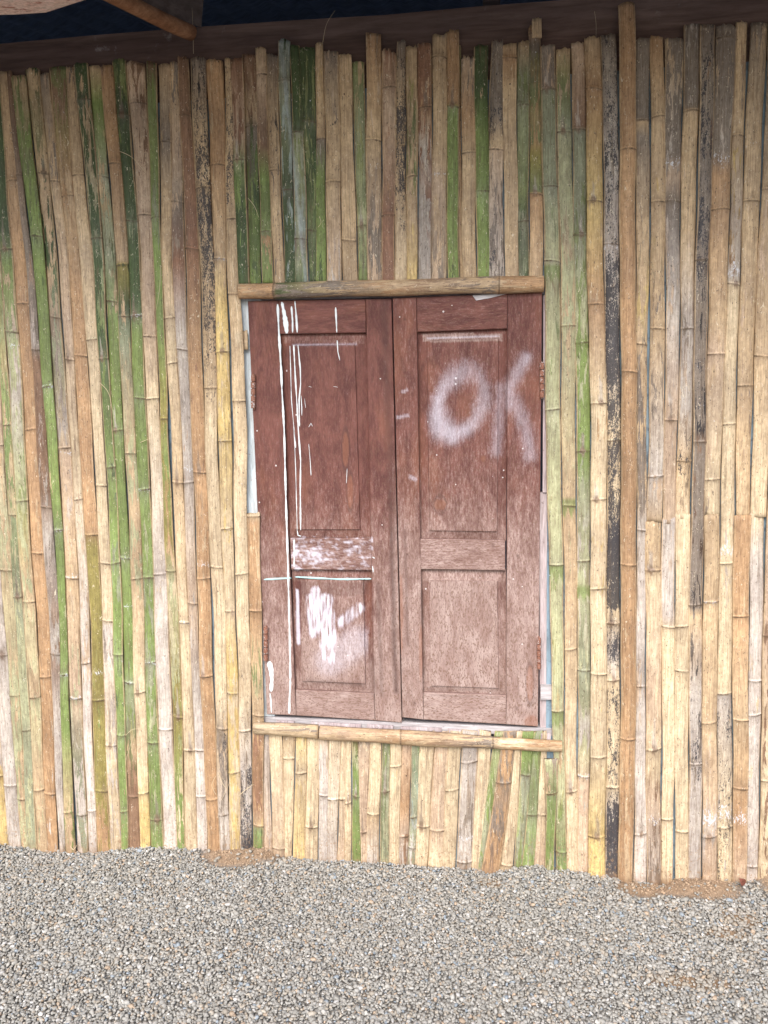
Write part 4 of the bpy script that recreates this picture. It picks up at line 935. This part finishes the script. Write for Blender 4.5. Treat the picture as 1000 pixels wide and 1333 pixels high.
def axis(lo, hi, fine_lo, fine_hi, fine, coarse):
    a = list(np.arange(fine_lo, fine_hi, fine)); x = fine_lo; s = fine; L_ = []
    while x > lo: s = min(s*1.35, coarse); x -= s; L_.append(max(x, lo))
    x = fine_hi; s = fine; R_ = [fine_hi]
    while x < hi: s = min(s*1.35, coarse); x += s; R_.append(min(x, hi))
    return np.array(L_[::-1]+a+R_)
gx = axis(-400, 400, -2.3, 1.9, .010, 60); gy = axis(-400, 400, -1.0, .05, .006, 60)
GX, GY = np.meshgrid(gx, gy); near = (np.abs(GX) < 3.2) & (GY > -3) & (GY < .6)
SA = np.where(near, sand_amount(GX, GY), 0)
rough_ = RNG.normal(0, 1, GX.shape)
GZ = np.where(near, ground_h(np.clip(GX, -3, 3), GY)+np.clip(SA, 0, 1)*rough_*.0022, 0)
GZ -= .004
vs = np.stack([GX.ravel(), GY.ravel(), GZ.ravel()], 1); nr, nc = GX.shape
idx = np.arange(nr*nc).reshape(nr, nc); fs = np.stack([idx[:-1, :-1].ravel(), idx[:-1, 1:].ravel(), idx[1:, 1:].ravel(), idx[1:, :-1].ravel()], 1)
sa = np.clip(sm(.25, .6, SA), 0, 1).ravel()
g = mesh_obj('ground', vs.tolist(), fs.tolist(), M_GROUND, None, True, dict(sa=np.stack([sa, sa, sa], 1))); g['kind'] = 'structure'

# stones: flattened, angular, piled over one another
def gravel_material():
    t = NT('gravel_stone')
    c = t.attr('gc').outputs['Color']; pos = t.n('NewGeometry').outputs['Position']
    n = t.noise(pos, 600, 3, .7)
    col = t.mix(1, c, t.mix(t.ramp(n, .3, .7), (.74, .73, .72), (1.12, 1.12, 1.12)), 'MULTIPLY')
    return t.out(col, .8, n, .35, .0008, .25)
M_GRAV = gravel_material()
phi = (1+sqrt(5))/2
ico = np.array([(-1, phi, 0), (1, phi, 0), (-1, -phi, 0), (1, -phi, 0), (0, -1, phi), (0, 1, phi), (0, -1, -phi), (0, 1, -phi), (phi, 0, -1), (phi, 0, 1), (-phi, 0, -1), (-phi, 0, 1)])/sqrt(1+phi*phi)
icof = np.array([(0, 11, 5), (0, 5, 1), (0, 1, 7), (0, 7, 10), (0, 10, 11), (1, 5, 9), (5, 11, 4), (11, 10, 2), (10, 7, 6), (7, 1, 8), (3, 9, 4), (3, 4, 2), (3, 2, 6), (3, 6, 8), (3, 8, 9), (4, 9, 5), (2, 4, 11), (6, 2, 10), (8, 6, 7), (9, 8, 1)])
cell = .0067
xs = np.arange(-2.0, 1.55, cell); ys = np.arange(-1.05, .0, cell); SX, SY = np.meshgrid(xs, ys)
SX = (SX+RNG.uniform(-.5, .5, SX.shape)*cell).ravel(); SY = (SY+RNG.uniform(-.5, .5, SY.shape)*cell).ravel()
s_ = sand_amount(SX, SY)
deep = np.array([h_ > .004 for *_, h_ in SW]); s_deep = np.zeros_like(SX)
for (cx, cy, rx, ry, hh) in SW:
    if hh > .004: s_deep = np.maximum(s_deep, np.exp(-(((SX-cx)/rx)**2+((SY-cy)/ry)**2)*1.1))
keep = (SY < -.012) & (RNG.random(SX.size) > np.where(s_deep > .30, .90, 0)*1.0) & (RNG.random(SX.size) > s_*.40)
SX, SY, s_, s_deep = SX[keep], SY[keep], s_[keep], s_deep[keep]; N = SX.size
size = RNG.lognormal(math.log(.0043), .28, N)
size = np.clip(size, .0024, .0085)
SZ = ground_h(SX, SY)+RNG.uniform(-.0015, .003, N)
tmpl = [ico*np.clip(1+RNG.normal(0, .13, (12, 1)), .7, 1.3)+RNG.normal(0, .07, (12, 3)) for _ in range(24)]
T = np.array(tmpl)[RNG.integers(0, 24, N)]
sc3 = np.stack([RNG.uniform(.95, 1.45, N), RNG.uniform(.75, 1.05, N), RNG.uniform(.42, .75, N)], 1)*size[:, None]
T = T*sc3[:, None, :]
# crumbs of soil lying on the sand heaps
gx_, gy_, gs_ = [], [], []
for (cx, cy, rx, ry, hh) in SW:
    m_ = int(60000*rx*ry*(2.2 if hh > .004 else .8)); gx_ += list(cx+RNG.normal(0, .62, m_)*rx); gy_ += list(cy+RNG.normal(0, .62, m_)*ry)
gx_, gy_ = np.array(gx_), np.array(gy_); k_ = (gy_ < -.010) & (gx_ < 1.6); gx_, gy_ = gx_[k_], gy_[k_]; G_ = gx_.size
sg = np.clip(RNG.lognormal(math.log(.0016), .45, G_), .0007, .0055)
T = np.concatenate([T, np.array(tmpl)[RNG.integers(0, 24, G_)]*(sg[:, None]*np.array([1.1, 1, .8]))[:, None, :]])
SX = np.concatenate([SX, gx_]); SY = np.concatenate([SY, gy_]); SZ = np.concatenate([SZ, ground_h(gx_, gy_)-.003+RNG.uniform(0, .002, G_)])
N0 = N; N = N+G_
a, b, c = RNG.uniform(0, 2*pi, N), RNG.normal(0, .45, N), RNG.normal(0, .45, N)
def rot(T, ang, i, j):
    ca_, sa_ = np.cos(ang)[:, None], np.sin(ang)[:, None]; A, B = T[:, :, i].copy(), T[:, :, j].copy()
    T[:, :, i] = A*ca_-B*sa_; T[:, :, j] = A*sa_+B*ca_
rot(T, b, 0, 2); rot(T, c, 1, 2); rot(T, a, 0, 1)
T += np.stack([SX, SY, SZ], 1)[:, None, :]
cols = np.array([(.355, .345, .32), (.40, .388, .36), (.45, .44, .415), (.29, .285, .27), (.40, .36, .305), (.44, .345, .26), (.29, .33, .37), (.56, .55, .54), (.74, .72, .69), (.33, .32, .295)])
ci = RNG.choice(len(cols), N0, p=[.28, .24, .10, .09, .125, .04, .045, .02, .003, .057])
GCo = cols[ci]*RNG.uniform(.76, 1.10, (N0, 1))*np.array([1.02, 1.0, .965]); GCo = np.where((s_ > .35)[:, None], GCo*.75+np.array([.38, .30, .21])*.25, GCo)
GCo = np.concatenate([GCo, np.array([.40, .285, .19])*RNG.uniform(.7, 1.25, (G_, 1))])
GC4 = np.repeat(np.hstack([GCo, np.ones((N, 1))])[:, None, :], 12, 1).reshape(-1, 4)
F = (icof[None]+(np.arange(N)*12)[:, None, None]).reshape(-1, 3)
me = bpy.data.meshes.new('gravel'); me.vertices.add(N*12); me.vertices.foreach_set('co', T.reshape(-1).astype(np.float32))
me.loops.add(F.size); me.loops.foreach_set('vertex_index', F.ravel().astype(np.int32))
me.polygons.add(len(F)); me.polygons.foreach_set('loop_start', (np.arange(len(F))*3).astype(np.int32)); me.polygons.foreach_set('loop_total', np.full(len(F), 3, np.int32))
me.update(calc_edges=True)
at = me.attributes.new('gc', 'FLOAT_COLOR', 'POINT'); at.data.foreach_set('color', GC4.ravel().astype(np.float32))
me.materials.append(M_GRAV)
go = bpy.data.objects.new('gravel', me); sc.collection.objects.link(go)
go['kind'] = 'stuff'; go['label'] = 'grey angular gravel spread along the foot of the bamboo wall'; go['category'] = 'gravel'

# dead leaf at the foot of the wall, bottom right
def leaf(x, y, sx, rz, label):
    p = U(x, y, -.035); vs = []; fs = []; n = 9
    for i in range(n):
        t = i/(n-1); wd = sin(pi*min(1, t*1.02+.02))*.36*sx
        for k, s in enumerate((-1, 0, 1)):
            q = Vector(((t-.5)*sx, s*wd, .10*sx*abs(s)*wd/(.36*sx+1e-6)+.10*sx*sin(t*5)))
            q.rotate(Matrix.Rotation(radians(62), 3, 'X')); q.rotate(Matrix.Rotation(rz, 3, 'Y')); vs.append(q)
    for i in range(n-1):
        for k in range(2): fs.append((i*3+k, i*3+k+1, (i+1)*3+k+1, (i+1)*3+k))
    m_ = len(vs); vs += [v+Vector((0, .0006, 0)) for v in vs]; fs += [tuple(m_+i for i in q[::-1]) for q in fs]
    o = mesh_obj('dead_leaf', vs, fs, M_LEAF); o.location = (p.x, -.04, max(ground_h(np.array([p.x]), np.array([-.04]))[0]+.012, 0)); o['label'] = label; o['category'] = 'leaf'
leaf(966, 1148, .030, .9, 'small curled reddish brown dead leaf on the gravel at the wall foot, far right')
